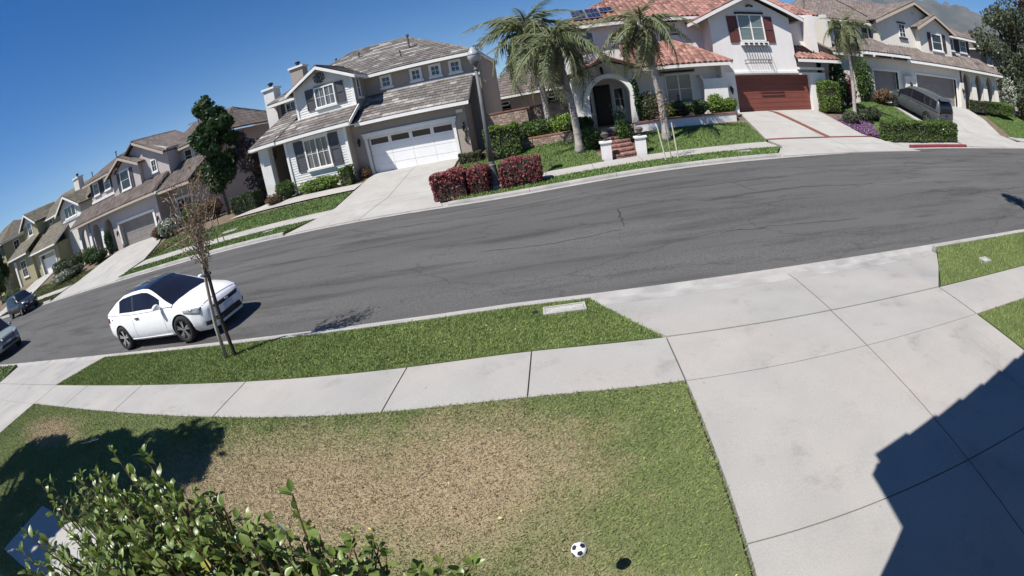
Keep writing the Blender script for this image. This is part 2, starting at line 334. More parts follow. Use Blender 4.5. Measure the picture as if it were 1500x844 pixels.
# ------------------------------------------------------------------ slabs
def slab(parent, name, quad, m, off=.0, th=.09, gap=.007, zf=ground):
    """one cast slab: closed, with the joint left open round it"""
    cx = sum(p[0] for p in quad)/4; cy = sum(p[1] for p in quad)/4
    q = []
    for x, y in quad:
        d = math.hypot(x-cx, y-cy); q.append((x-(x-cx)/d*gap*1.4, y-(y-cy)/d*gap*1.4))
    nu = max(1, int(math.hypot(q[1][0]-q[0][0], q[1][1]-q[0][1])/1.6)); nv = max(1, int(math.hypot(q[3][0]-q[0][0], q[3][1]-q[0][1])/.7))
    mb = MB(); g = [[None]*(nu+1) for _ in range(nv+1)]
    for j in range(nv+1):
        for i in range(nu+1):
            u, v = i/nu, j/nv
            x = (q[0][0]*(1-u)+q[1][0]*u)*(1-v)+(q[3][0]*(1-u)+q[2][0]*u)*v; y = (q[0][1]*(1-u)+q[1][1]*u)*(1-v)+(q[3][1]*(1-u)+q[2][1]*u)*v
            g[j][i] = Vector((x, y, zf(x, y)+off))
    for j in range(nv):
        for i in range(nu): mb.face([g[j][i], g[j][i+1], g[j+1][i+1], g[j+1][i]])
    ring = [g[0][i] for i in range(nu+1)]+[g[j][nu] for j in range(1, nv+1)]+[g[nv][i] for i in range(nu-1, -1, -1)]+[g[j][0] for j in range(nv-1, 0, -1)]
    dn = Vector((0, 0, -th))
    for a, b in zip(ring, ring[1:]+ring[:1]): mb.face([b, a, a+dn, b+dn])
    return put(mb, name, m, parent, weld=True)
def setting(name, loc):
    o = bpy.data.objects.new(name, None); COL.objects.link(o); o.location = loc; o["kind"] = "structure"; return o
def apron_z(x, y):                                            # the near driveway mouths dip to the gutter
    return .175+(.02-.175)*min(1, max(0, (y-4.98)/1.62)) if y > 4.98 else ground(x, y)
JOINT = mat("joint_dirt", (.09, .08, .065), (.05, .045, .04), sc=12, rough=1)
sheet("soil", [(-20, -4), (12, -4), (12, 6.5), (-20, 6.5)], JOINT, -.06, zf=lambda x, y: min(ground(x, y), apron_z(x, y)))
sw = setting("sidewalk", (0, 4.5, .2))
xs = [-12.36, -10.3, -7.82, -4.95, -2.34, -.71, .9]
for a, b in zip(xs, xs[1:]): slab(sw, "slab", [(a, 4.02), (b, 4.02), (b, 4.98), (a, 4.98)], CONC)
xs = [5.28, 8.0, 10.7, 13.4, 17, 21, 26, 32, 40]
for a, b in zip(xs, xs[1:]): slab(sw, "slab", [(a, 4.02), (b, 4.02), (b, 4.98), (a, 4.98)], CONC)
xs = [-18.6, -21.5, -25, -30, -36, -44, -55]
for a, b in zip(xs, xs[1:]): slab(sw, "slab", [(b, 4.02), (a, 4.02), (a, 4.98), (b, 4.98)], CONC)
dw = setting("driveway", (3, 4, .2))
for y0, y1 in ((-2.5, -.3), (-.3, 1.9), (1.9, 4.02), (4.02, 4.98)):
    for x0, x1 in ((.9, 3.1), (3.1, 5.27)): slab(dw, "slab", [(x0, y0), (x1, y0), (x1, y1), (x0, y1)], CONC)
slab(dw, "slab", [(.9, 4.98), (3.1, 4.98), (3.2, 6.33), (.16, 6.33)], CONC, zf=apron_z); slab(dw, "slab", [(3.1, 4.98), (5.27, 4.98), (6.56, 6.33), (3.2, 6.33)], CONC, zf=apron_z)
slab(dw, "slab", [(.16, 6.33), (3.2, 6.33), (3.2, 6.62), (.16, 6.62)], CONC2, zf=apron_z); slab(dw, "slab", [(3.2, 6.33), (6.56, 6.33), (6.56, 6.62), (3.2, 6.62)], CONC2, zf=apron_z)
d2 = setting("driveway", (-15.5, 4, .2))
for y0, y1 in ((-2.5, 1.0), (1.0, 4.02), (4.02, 4.98)):
    for x0, x1 in ((-18.6, -15.5), (-15.5, -12.36)): slab(d2, "slab", [(x0, y0), (x1, y0), (x1, y1), (x0, y1)], CONC)
slab(d2, "slab", [(-18.6, 4.98), (-15.5, 4.98), (-15.5, 6.62), (-19.9, 6.62)], CONC, zf=apron_z); slab(d2, "slab", [(-15.5, 4.98), (-12.36, 4.98), (-11.42, 6.62), (-15.5, 6.62)], CONC, zf=apron_z)
wk = setting("path", (-5, 1, .25))
for a, b in ((-7.05, -5.6), (-5.6, -4.1), (-4.1, -2.6), (-2.6, -.6)): slab(wk, "slab", [(a, .45), (b, .45), (b, 1.46), (a, 1.46)], CONC_OLD, off=.02)
# ------------------------------------------------------------------ lawns
def blades(name, polys, dens, h, w, m, seed=1, zf=ground, off=.0, lean=.6, keep=None, density=None):
    """grass: one mesh of single blades over quads (plan corners)"""
    R = np.random.default_rng(seed); P = []
    for q in polys:
        q = np.array(q); area = .5*abs(np.cross(q[2]-q[0], q[3]-q[1])); n = int(area*dens); u, v = R.random(n), R.random(n)
        p = (q[0]*(1-u)[:, None]+q[1]*u[:, None])*(1-v)[:, None]+(q[3]*(1-u)[:, None]+q[2]*u[:, None])*v[:, None]; P.append(p)
    P = np.concatenate(P)
    if keep is not None: P = P[keep(P, R)]
    n = len(P); z = np.array([zf(x, y) for x, y in P])+off
    hh = h*(.45+.9*R.random(n)); a = R.random(n)*2*np.pi; l = lean*R.random(n)*hh; ww = w*(.6+.8*R.random(n)); b = a+np.pi/2+R.normal(0, .5, n)
    base = np.c_[P, z]; side = np.c_[np.cos(b), np.sin(b), np.zeros(n)]*ww[:, None]/2
    mid = base+np.c_[np.cos(a)*l*.35, np.sin(a)*l*.35, hh*.6]; tip = base+np.c_[np.cos(a)*l, np.sin(a)*l, hh]
    V = np.stack([base-side, base+side, mid+side*.8, tip], 1).reshape(-1, 3)
    k = np.arange(n)[:, None]*4; F = (k+np.array([0, 1, 2, 3])[None])
    return npmesh(name, V, F, m, kind="stuff")
LAWN = [[(-12.3, -1.5), (.87, -1.5), (.87, 4.0), (-12.3, 4.0)]]
VERGE = [[(-12.34, 5.0), (.86, 5.0), (.1, 6.44), (-11.4, 6.44)]]
VERGE_R = [[(5.34, 5.0), (24, 5.0), (24, 6.44), (6.6, 6.44)]]; LAWN_R = [[(5.3, -1), (24, -1), (24, 4.0), (5.3, 4.0)]]
for q in LAWN: sheet("lawn", q, TURF, .0)
for q in VERGE+VERGE_R+LAWN_R: sheet("lawn", q, TURF2, .0)
sheet("lawn", [(-60, -1), (-18.64, -1), (-18.64, 4.0), (-60, 4.0)], TURF2); sheet("lawn", [(-60, 5.0), (-18.64, 5.0), (-19.9, 6.44), (-60, 6.44)], TURF2)
def not_path(P, R): return ~((P[:, 1] > .4) & (P[:, 1] < 1.5) & (P[:, 0] > -7.1))
def near_keep(P, R):
    k = not_path(P, R); dry = (np.hypot((P[:, 0]+2.5)/2.4, (P[:, 1]-2.8)/1.0) < 1)
    far = P[:, 0] < -5.5
    return k & (~dry | (R.random(len(P)) < .75)) & (~far | (R.random(len(P)) < .55))
blades("grass", [[(-12.3, .2), (.89, .2), (.89, 4.02), (-12.3, 4.02)]], 9600, .024, .0046, BLADE, 3, keep=near_keep, lean=1.4)
blades("grass", VERGE, 7200, .032, .006, BLADE2, 4, lean=1.0)
blades("grass", [[(5.34, 5.0), (15, 5.0), (15, 6.44), (6.6, 6.44)], [(5.3, 1.0), (15, 1.0), (15, 4.0), (5.3, 4.0)]], 2200, .036, .009, BLADE, 5)
blades("grass", [[(-30, -1), (-18.64, -1), (-18.64, 4.0), (-30, 4.0)], [(-40, 5.0), (-18.64, 5.0), (-19.9, 6.44), (-40, 6.44)]], 260, .06, .03, BLADE2, 6)
# far side of the street
e3 = lambda x: far_edge(x)+3.28
def far_lot():
    xs = list(np.linspace(-160, -60, 24))+list(np.linspace(-58, 60, 119))+list(np.linspace(64, 120, 12)); V = []; F = []; ny = 26
    for x in xs:
        e = far_edge(x); ys = [e+.44+(3.0)*j/6 for j in range(7)]+[e+3.44+5.0*(j+1)/10 for j in range(10)]+[e+10, e+14, e+20, e+30, e+45, e+70, e+110, e+160, e+240]
        ny = len(ys)
        for y in ys: V.append((x, y, ground(x, y)-(.05 if y > e+3.2 else .2)-(0 if y < e+20 else min(1, (y-e-20)/150)*1.2)))
    for i in range(len(xs)-1):
        for j in range(ny-1): a = i*ny+j; F.append((a, a+ny, a+ny+1, a+1))
    return npmesh("terrain", V, F, SOIL, kind="structure", smooth=True)
far_lot()
S2 = setting("sidewalk", (0, 19, .17))
def far_slabs(x0, x1, step=1.9):
    n = max(1, round(abs(x1-x0)/step)); 
    for i in range(n):
        a = x0+(x1-x0)*i/n; b = x0+(x1-x0)*(i+1)/n
        slab(S2, "slab", [(a, far_edge(a)+1.85), (b, far_edge(b)+1.85), (b, far_edge(b)+3.25), (a, far_edge(a)+3.25)], CONC_OLD, .012, gap=.01)
far_slabs(-100, -62, 6); far_slabs(-52, -36, 2.2); far_slabs(-24.7, -10.6); far_slabs(-4.6, 8.7); far_slabs(31, 44, 2.5)
def drive(poly_rows, name="driveway", m=CONC_OLD, cols=2, off=.045, loc=None):
    """driveway from rows of (left x, right x, y): slabs between rows"""
    d = setting(name, (sum(poly_rows[0][:2])/2, poly_rows[0][2], .5))
    for (l0, r0, y0), (l1, r1, y1) in zip(poly_rows, poly_rows[1:]):
        for c in range(cols):
            f0, f1 = c/cols, (c+1)/cols
            slab(d, "slab", [(l0+(r0-l0)*f0, y0), (l0+(r0-l0)*f1, y0), (l1+(r1-l1)*f1, y1), (l1+(r1-l1)*f0, y1)], m, off, gap=.012, zf=drive_z)
    return d
def drive_z(x, y):
    e = far_edge(x)
    return ground(x, y) if y > e+1.9 else lift(x)-.01+(.155+.01)*max(0, (y-e-.3)/1.6)
drive([(-11.5, -4.7, 16.96), (-10.55, -5.3, 18.5), (-10.5, -5.35, 20.0), (-10.5, -5.45, 23), (-10.55, -5.6, 26.3)])
drive([(8.1, 15.9, 16.98), (8.8, 15.2, 18.5), (8.85, 15.0, 20.2), (9.3, 14.95, 23.2), (9.8, 14.95, 26.3)])
drive([(21.2, 30.3, 18.38), (21.6, 29.6, 20.0), (21.6, 30.0, 22), (21.6, 31.5, 25), (21.6, 31.6, 28.3)])
drive([(-35.5, -24.7, 16.96), (-35.2, -24.8, 18.5), (-35.2, -25.0, 20), (-35, -26.4, 23), (-34.6, -29.0, 26.3)])
drive([(-60, -52.2, 16.96), (-59.5, -50, 18.5), (-58, -49, 20), (-55, -48.8, 23), (-54, -49, 26.3)])
BRICKP = mat("red_brick_paving", (.20, .07, .05), (.14, .055, .045), sc=12, rough=.9, bump=.3, bsc=60)
sheet("path", [(12.15, 20.3), (12.45, 20.3), (11.9, 25.9), (11.6, 25.9)], BRICKP, .062); sheet("path", [(8.8, 20.0), (15.0, 20.0), (15.0, 20.28), (8.8, 20.24)], BRICKP, .066)
FARL = [[(-24.6, 20.0), (-10.65, 20.0), (-10.7, 22.6), (-20.5, 22.6)], [(-24.6, 17.15), (-11.7, 17.15), (-10.7, 18.45), (-24.7, 18.45)],
        [(-4.4, 17.15), (7.9, 17.15), (8.7, 18.45), (-3.6, 18.45)], [(-5.3, 20.0), (1.62, 20.0), (1.0, 24.4), (-5.2, 24.4)], [(3.45, 20.0), (8.8, 20.0), (9.2, 23.5), (3.6, 23.5)],
        [(16.2, 21.2), (21.5, 21.2), (21.5, 27.5), (17.6, 27.5)], [(31.6, 21.6), (46, 22), (46, 27), (33.5, 27)]]
for q in FARL: sheet("lawn", q, TURF2, .0)
blades("grass", FARL, 420, .06, .03, BLADE3, 8, lean=1.0)
DRYL = [[(-52, 17.15), (-35.7, 17.15), (-35.5, 18.45), (-52, 18.45)], [(-49, 20), (-35.3, 20), (-35.2, 22.4), (-48.9, 22.4)], [(-24.9, 20), (-24.7, 20), (-22, 23.5), (-26, 23.5)]]
for q in DRYL: sheet("lawn", q, TURF2, .0)
blades("grass", DRYL, 260, .07, .04, BLADE4, 9)
# ------------------------------------------------------------------ house builders
def stucco(name, c):
    m = mat(name, c, tuple(x*.9 for x in c), sc=.7, rough=.92, bump=.3, bsc=45, detail=8, lo=.25, hi=.8); n = m.node_tree; N = n.nodes; L = n.links; b = N["Principled BSDF"]; col = b.inputs["Base Color"].links[0].from_socket
    tc = N.new("ShaderNodeTexCoord"); mp = N.new("ShaderNodeMapping"); mp.inputs["Scale"].default_value = (2.2, 2.2, .22); L.new(tc.outputs["Object"], mp.inputs[0]); z = N.new("ShaderNodeTexNoise"); z.inputs["Scale"].default_value = 1.6; z.inputs["Detail"].default_value = 7; L.new(mp.outputs[0], z.inputs["Vector"])
    r = N.new("ShaderNodeMapRange"); r.inputs[1].default_value = .5; r.inputs[2].default_value = .72; r.inputs[3].default_value = 1; r.inputs[4].default_value = .95; L.new(z.outputs[0], r.inputs[0]); x = N.new("ShaderNodeMix"); x.data_type = 'RGBA'; x.blend_type = 'MULTIPLY'; x.inputs[0].default_value = 1
    L.new(col, x.inputs[6]); L.new(r.outputs[0], x.inputs[7]); L.new(x.outputs[2], b.inputs["Base Color"]); return m
TAUPE = stucco("taupe_stucco", (.37, .32, .275)); WHITE_ST = stucco("white_stucco", (.74, .71, .69)); CREAM = stucco("cream_stucco", (.68, .65, .58))
MAUVE = stucco("mauve_stucco", (.50, .44, .42)); OLIVE = stucco("olive_stucco", (.36, .33, .20)); TAN = stucco("tan_stucco", (.45, .38, .31))
SIDING = mat("white_siding", (.70, .69, .66), (.64, .63, .60), sc=2, rough=.7, bump=.05)
TRIM = mat("white_trim", (.78, .77, .74), (.72, .71, .68), sc=3, rough=.6)
SHUT_G = mat("grey_shutter", (.085, .085, .095), (.07, .07, .078), rough=.6); SHUT_R = mat("red_shutter", (.125, .042, .038), (.10, .035, .032), rough=.6); SHUT_B = mat("brown_shutter", (.055, .04, .05), (.045, .035, .04), rough=.6)
GLASS = mat("window_glass", (.025, .03, .034), (.018, .02, .024), sc=.6, rough=.06, spec=.8)
BLIND = mat("blind_glass", (.16, .19, .18), (.12, .15, .145), sc=22, rough=.12, spec=.7, stretch=(.02, .02, 1), detail=1)
CURT = mat("curtain_glass", (.16, .16, .165), (.05, .055, .06), sc=9, rough=.1, spec=.7, stretch=(1, 1, .03), detail=2)
IRON = mat("black_iron", (.02, .02, .022), (.03, .028, .028), rough=.5, metal=.3)
WOODD = mat("dark_wood", (.028, .018, .014), (.018, .013, .011), rough=.5)
GDOOR_W = mat("white_door_paint", (.80, .79, .78), (.77, .765, .755), sc=1, rough=.45); GDOOR_R = mat("redwood_door_paint", (.19, .062, .045), (.155, .05, .038), sc=3, rough=.55, stretch=(.3, 1, 3))
GDOOR_T = mat("taupe_door_paint", (.24, .215, .20), (.21, .19, .175), sc=2, rough=.55)
TILE_G = mat("grey_roof_tile", (.155, .14, .13), (.12, .108, .10), sc=1.3, rough=.9, bump=.2, bsc=30, rand=(.72, 1.35), detail=6)
TILE_GL = mat("weathered_roof_tile", (.34, .32, .30), (.23, .215, .20), sc=2.3, rough=.9, bump=.2, bsc=30, rand=(.7, 1.2), detail=6)
TILE_R = mat("terracotta_tile", (.275, .145, .115), (.215, .115, .095), sc=1.5, rough=.9, bump=.2, bsc=30, rand=(.55, 1.4), detail=6)
TILE_B = mat("brown_roof_tile", (.165, .135, .12), (.13, .108, .098), sc=1.2, rough=.9, bump=.2, bsc=30, rand=(.75, 1.25), detail=6)
TILE_O = mat("olive_roof_tile", (.16, .14, .105), (.13, .115, .088), sc=1.2, rough=.9, bump=.2, bsc=30, rand=(.75, 1.25), detail=6)
DECK = mat("roof_underlay", (.06, .05, .045), (.05, .04, .035), rough=.95)
def M4(face, base):
    """boxes given as along / outward / height for a wall facing the street ('front'), +X ('east') or -X ('west')"""
    if face == 'front': return lambda mb, u0, u1, d0, d1, z0, z1, mi=0: mb.box(u0, u1, base-d1, base-d0, z0, z1, mi)
    if face == 'east': return lambda mb, u0, u1, d0, d1, z0, z1, mi=0: mb.box(base+d0, base+d1, u0, u1, z0, z1, mi)
    return lambda mb, u0, u1, d0, d1, z0, z1, mi=0: mb.box(base-d1, base-d0, u0, u1, z0, z1, mi)
def wall(parent, x0, x1, y, z0, z1, m, holes=(), th=.3, name="wall"):
    mb = MB(); xs = sorted({x0, x1, *[h[0] for h in holes], *[h[1] for h in holes]}); zs = sorted({z0, z1, *[h[2] for h in holes], *[h[3] for h in holes]})
    for a, b in zip(xs, xs[1:]):
        for c, d in zip(zs, zs[1:]):
            if a >= x0 and b <= x1 and c >= z0 and d <= z1 and not any(h[0] <= a and b <= h[1] and h[2] <= c and d <= h[3] for h in holes): mb.box(a, b, y, y+th, c, d)
    return put(mb, name, m, parent)
def block(parent, x0, x1, y0, y1, z0, z1, m, name="wall", **k): return put(MB().box(x0, x1, y0, y1, z0, z1), name, m, parent, **k)
def window(parent, u0, u1, z0, z1, base, face='front', frame=TRIM, glass=GLASS, nx=2, nz=2, trim=.11, leaves=2, sill=True, head=False, label=None):
    B = M4(face, base); fr = MB()
    B(fr, u0-trim, u0, -.02, .06, z0-trim*.5, z1+trim); B(fr, u1, u1+trim, -.02, .06, z0-trim*.5, z1+trim); B(fr, u0, u1, -.02, .06, z1, z1+trim); B(fr, u0, u1, -.02, .06, z0-trim*.5, z0)
    lw = (u1-u0)/leaves
    for i in range(1, leaves): B(fr, u0+lw*i-.035, u0+lw*i+.035, -.02, .05, z0, z1)
    w = put(fr, "window", frame, parent, label=label)
    for i in range(leaves):
        a = u0+lw*i+(.035 if i else 0); b = u0+lw*(i+1)-(.035 if i < leaves-1 else 0)
        p = MB(); B(p, a, b, -.03, .012, z0, z1); put(p, "pane", glass, w)
        if nx > 1 or nz > 1:
            g = MB()
            for k in range(1, nx): B(g, a+(b-a)*k/nx-.014, a+(b-a)*k/nx+.014, .012, .03, z0, z1)
            for k in range(1, nz):
                for q in range(nx): B(g, a+(b-a)*q/nx+.014*(q > 0), a+(b-a)*(q+1)/nx-.014*(q < nx-1), .012, .028, z0+(z1-z0)*k/nz-.014, z0+(z1-z0)*k/nz+.014)
            put(g, "muntin", frame, w)
    if sill: s = MB(); B(s, u0-trim-.06, u1+trim+.06, -.02, .13, z0-trim*.5-.12, z0-trim*.5-.002); put(s, "sill", frame, w)
    if head: s = MB(); B(s, u0-trim-.08, u1+trim+.08, -.02, .12, z1+trim+.002, z1+trim+.12); put(s, "lintel", head, w)
    return w
def shutter(parent, u0, u1, z0, z1, base, m, face='front', slats=True):
    B = M4(face, base); mb = MB(); s = .06; mid = (z0+z1)/2
    B(mb, u0, u0+s, 0, .055, z0, z1); B(mb, u1-s, u1, 0, .055, z0, z1)
    for a, b in ((z0, z0+s), (z1-s, z1), (mid-s/2, mid+s/2)): B(mb, u0+s, u1-s, 0, .055, a, b)
    o = put(mb, "shutter", m, parent)
    for a, b in ((z0+s, mid-s/2), (mid+s/2, z1-s)): p = MB(); B(p, u0+s, u1-s, .002, .03, a, b); put(p, "panel", m, o)
    return o
def garage_door(parent, x0, x1, z0, z1, y, m, rows=4, cols=4, lights=0, label=None):
    """sectional door: separate panels on a backing, joints recessed; lights: glazed top row"""
    d = put(MB().box(x0, x1, y+.03, y+.08, z0, z1), "garage_door", m, parent, label=label); h = (z1-z0)/rows; w = (x1-x0)/cols
    for r in range(rows):
        top = r == rows-1 and lights
        for c in range(cols):
            a, b, e, f = x0+w*c+.006, x0+w*(c+1)-.006, z0+h*r+.008, z0+h*(r+1)-.008; p = MB()
            if top:
                q = .09; a2, b2, e2, f2 = a+q, b-q, e+.10, f-.08
                p.box(a, a2, y, y+.029, e, f); p.box(b2, b, y, y+.029, e, f); p.box(a2, b2, y, y+.029, e, e2); p.box(a2, b2, y, y+.029, f2, f)
                pp = put(p, "panel", m, d); put(MB().box(a2, b2, y+.012, y+.028, e2, f2), "pane", GLASS, pp)
            else: p.box(a, b, y, y+.029, e, f); put(p, "panel", m, d)
    return d
def roof(parent, pts, style, tm, deck=DECK, row=.36, tw=.30, th=.11, fascia=None, alt=None, name="roof"):
    """one roof slope: pts is its convex outline, pts[0]->pts[1] the eave; courses of tiles on a deck"""
    P = [Vector(p) for p in pts]; o = P[0]; U = (P[1]-P[0]).normalized(); n = Vector((0, 0, 0))
    for i in range(len(P)): n += P[i].cross(P[(i+1) % len(P)])
    n.normalize()
    if n.z < 0: n = -n
    Vv = n.cross(U)
    if Vv.z < 0: Vv = -Vv
    d = MB(); d.prism([p-n*th for p in P], n*(th-.015)); dk = put(d, name, deck, parent)
    q = [((p-o).dot(U), (p-o).dot(Vv)) for p in P]; vmax = max(v for u, v in q)
    def span(v):
        us = []
        for (a, b), (c, e) in zip(q, q[1:]+q[:1]):
            if (b-v)*(e-v) <= 0 and abs(b-e) > 1e-9: us.append(a+(c-a)*(v-b)/(e-b))
        return (min(us), max(us)) if us else None
    nr = max(1, int(round(vmax/row))); Ms = MB(); off = 0
    prof = ((0, .012), (.2, .062), (.42, .08), (.64, .062), (.84, .012), (1, .012)) if style == 'barrel' else None
    for r in range(nr):
        v0, v1 = vmax*r/nr, vmax*(r+1)/nr; s0, s1 = span(v0+1e-4), span(v1-1e-4)
        if not s0 or not s1: continue
        lo, hi = min(s0[0], s1[0]), max(s0[1], s1[1]); off = (r % 2)*tw*.5 if style == 'flat' else 0
        c = math.floor(lo/tw)*tw-off; run = 0; mi = 0
        while c < hi:
            a0, b0 = min(max(c, s0[0]), s0[1]), min(max(c+tw, s0[0]), s0[1]); a1, b1 = min(max(c, s1[0]), s1[1]), min(max(c+tw, s1[0]), s1[1])
            if b0-a0 > .02 or b1-a1 > .02:
                vb = v0-.045; jit = random.uniform(-.006, .006)
                if style == 'flat':
                    if alt is not None:
                        if run <= 0: mi = 1 if random.random() < .24 else 0; run = random.randint(1, 4 if mi else 7)
                        run -= 1
                    g = .008; A = o+U*(a0+g)+Vv*vb+n*(.045+jit); Bq = o+U*(b0-g)+Vv*vb+n*(.045+jit); Cq = o+U*(b1-g)+Vv*(v1+.01)+n*.012; D = o+U*(a1+g)+Vv*(v1+.01)+n*.012
                    k = len(Ms.v); Ms.v += [tuple(A), tuple(Bq), tuple(Cq), tuple(D), tuple(A-n*.05), tuple(Bq-n*.05)]
                    Ms.f += [(k, k+1, k+2, k+3), (k+4, k+5, k+1, k)]; Ms.mi += [mi, mi]
                else:
                    k = len(Ms.v); m_ = len(prof)
                    for t, hh in prof: Ms.v.append(tuple(o+U*(a0+(b0-a0)*t)+Vv*vb+n*(hh+.018+jit)))
                    for t, hh in prof: Ms.v.append(tuple(o+U*(a1+(b1-a1)*t)+Vv*(v1+.01)+n*hh))
                    for i in range(m_-1): Ms.f.append((k+i, k+i+1, k+m_+i+1, k+m_+i)); Ms.mi.append(0)
                    k2 = len(Ms.v); Ms.v += [tuple(o+U*a0+Vv*vb-n*.02), tuple(o+U*b0+Vv*vb-n*.02)]
                    Ms.f.append((k2, k2+1, *[k+i for i in reversed(range(m_))])); Ms.mi.append(0)
            c += tw
    me = bpy.data.meshes.new("roof_tile"); oo = origin_of(dk); me.from_pydata([(x-oo.x, y-oo.y, z-oo.z) for x, y, z in Ms.v], [], Ms.f)
    if any(Ms.mi): me.polygons.foreach_set("material_index", Ms.mi)
    link(me, "roof_tile", [tm, alt] if alt is not None else tm, dk, kind="stuff")
    if fascia: 
        f = MB(); e = P[1]-P[0]; out = Vector((Vv.x, Vv.y, 0)).normalized()*-.035
        f.prism([P[0]+Vector((0, 0, -.02)), P[1]+Vector((0, 0, -.02)), P[1]+Vector((0, 0, -.21)), P[0]+Vector((0, 0, -.21))], out); put(f, "fascia", fascia, dk)
    return dk
def ridge(parent, p0, p1, m, r=.11, step=.4):
    p0, p1 = Vector(p0), Vector(p1); d = p1-p0; n = max(1, int(d.length/step)); t = d.normalized(); s = t.cross(Vector((0, 0, 1))).normalized(); up = s.cross(t); mb = MB()
    for i in range(n):
        a = p0+d*i/n; b = p0+d*((i+1)/n+.03/ d.length); k = len(mb.v)
        for q, rr in ((a, r*1.08), (b, r)):
            for j in range(6): w = math.pi*j/5; mb.v.append(tuple(q+s*math.cos(w)*rr+up*(math.sin(w)*rr*.8-.01)))
        for j in range(5): mb.f.append((k+j, k+j+1, k+7+j, k+6+j)); mb.mi.append(0)
        mb.f.append(tuple(k+j for j in range(6))); mb.mi.append(0)
    return put(mb, "ridge_tile", m, parent, kind="stuff")
def bar(parent, p0, p1, w, h, m, name="fascia"):
    """a straight board from p0 to p1 (top edge), w thick, h deep"""
    p0, p1 = Vector(p0), Vector(p1); d = (p1-p0).normalized(); s = d.cross(Vector((0, 0, 1))).normalized()*w/2; z = Vector((0, 0, h))
    return put(MB().prism([p0-s, p0+s, p0+s-z, p0-s-z], p1-p0), name, m, parent)
def arch_wall(parent, x0, x1, y, z0, ztop, ax0, ax1, zs, za, m, th=.4, name="wall"):
    """wall with an arched opening ax0..ax1 from z0; springing at zs, crown at za; ztop(x) gives the top edge"""
    mb = MB(); mb.prism([(x0, y, z0), (ax0, y, z0), (ax0, y, ztop(ax0)), (x0, y, ztop(x0))], (0, th, 0)); mb.prism([(ax1, y, z0), (x1, y, z0), (x1, y, ztop(x1)), (ax1, y, ztop(ax1))], (0, th, 0))
    n = 14; c = (ax0+ax1)/2; r = (ax1-ax0)/2
    pt = [(c-r*math.cos(math.pi*i/n), zs+(za-zs)*math.sin(math.pi*i/n)) for i in range(n+1)]
    for (a, b), (e, f) in zip(pt, pt[1:]): mb.prism([(a, y, b), (e, y, f), (e, y, ztop(e)), (a, y, ztop(a))], (0, th, 0))
    return put(mb, name, m, parent)
def chimney(parent, x0, x1, y0, y1, z0, z1, m, capm=TRIM):
    c = put(MB().box(x0, x1, y0, y1, z0, z1), "chimney", m, parent)
    put(MB().box(x0-.1, x1+.1, y0-.1, y1+.1, z1, z1+.14), "chimney_cap", capm, c)
    xm, ym = (x0+x1)/2, (y0+y1)/2; put(MB().lathe([(.12, 0), (.12, .2), (.2, .22), (.2, .34), (.03, .4)], (xm, ym, z1+.14), 10), "flue", IRON, c)
    return c
def pipe(parent, x, y, z0, h, m, r=.06): return put(MB().tube([(x, y, z0-.3), (x, y, z0+h)], r, 8).tube([(x, y, z0+h-.12), (x, y, z0+h)], r*1.6, 8), "vent_pipe", m, parent)
def lantern(parent, x, y, z, m=IRON):
    mb = MB(); mb.box(x-.05, x+.05, y-.03, y, z+.1, z+.35); mb.box(x-.02, x+.02, y-.16, y-.03, z+.3, z+.34); mb.lathe([(.02, .3), (.1, .2), (.085, .18), (.06, -.05), (.02, -.1)], (x, y-.16, z), 8)
    return put(mb, "wall_lantern", m, parent)
PIPE = mat("vent_metal", (.16, .15, .15), (.10, .09, .09), rough=.6)
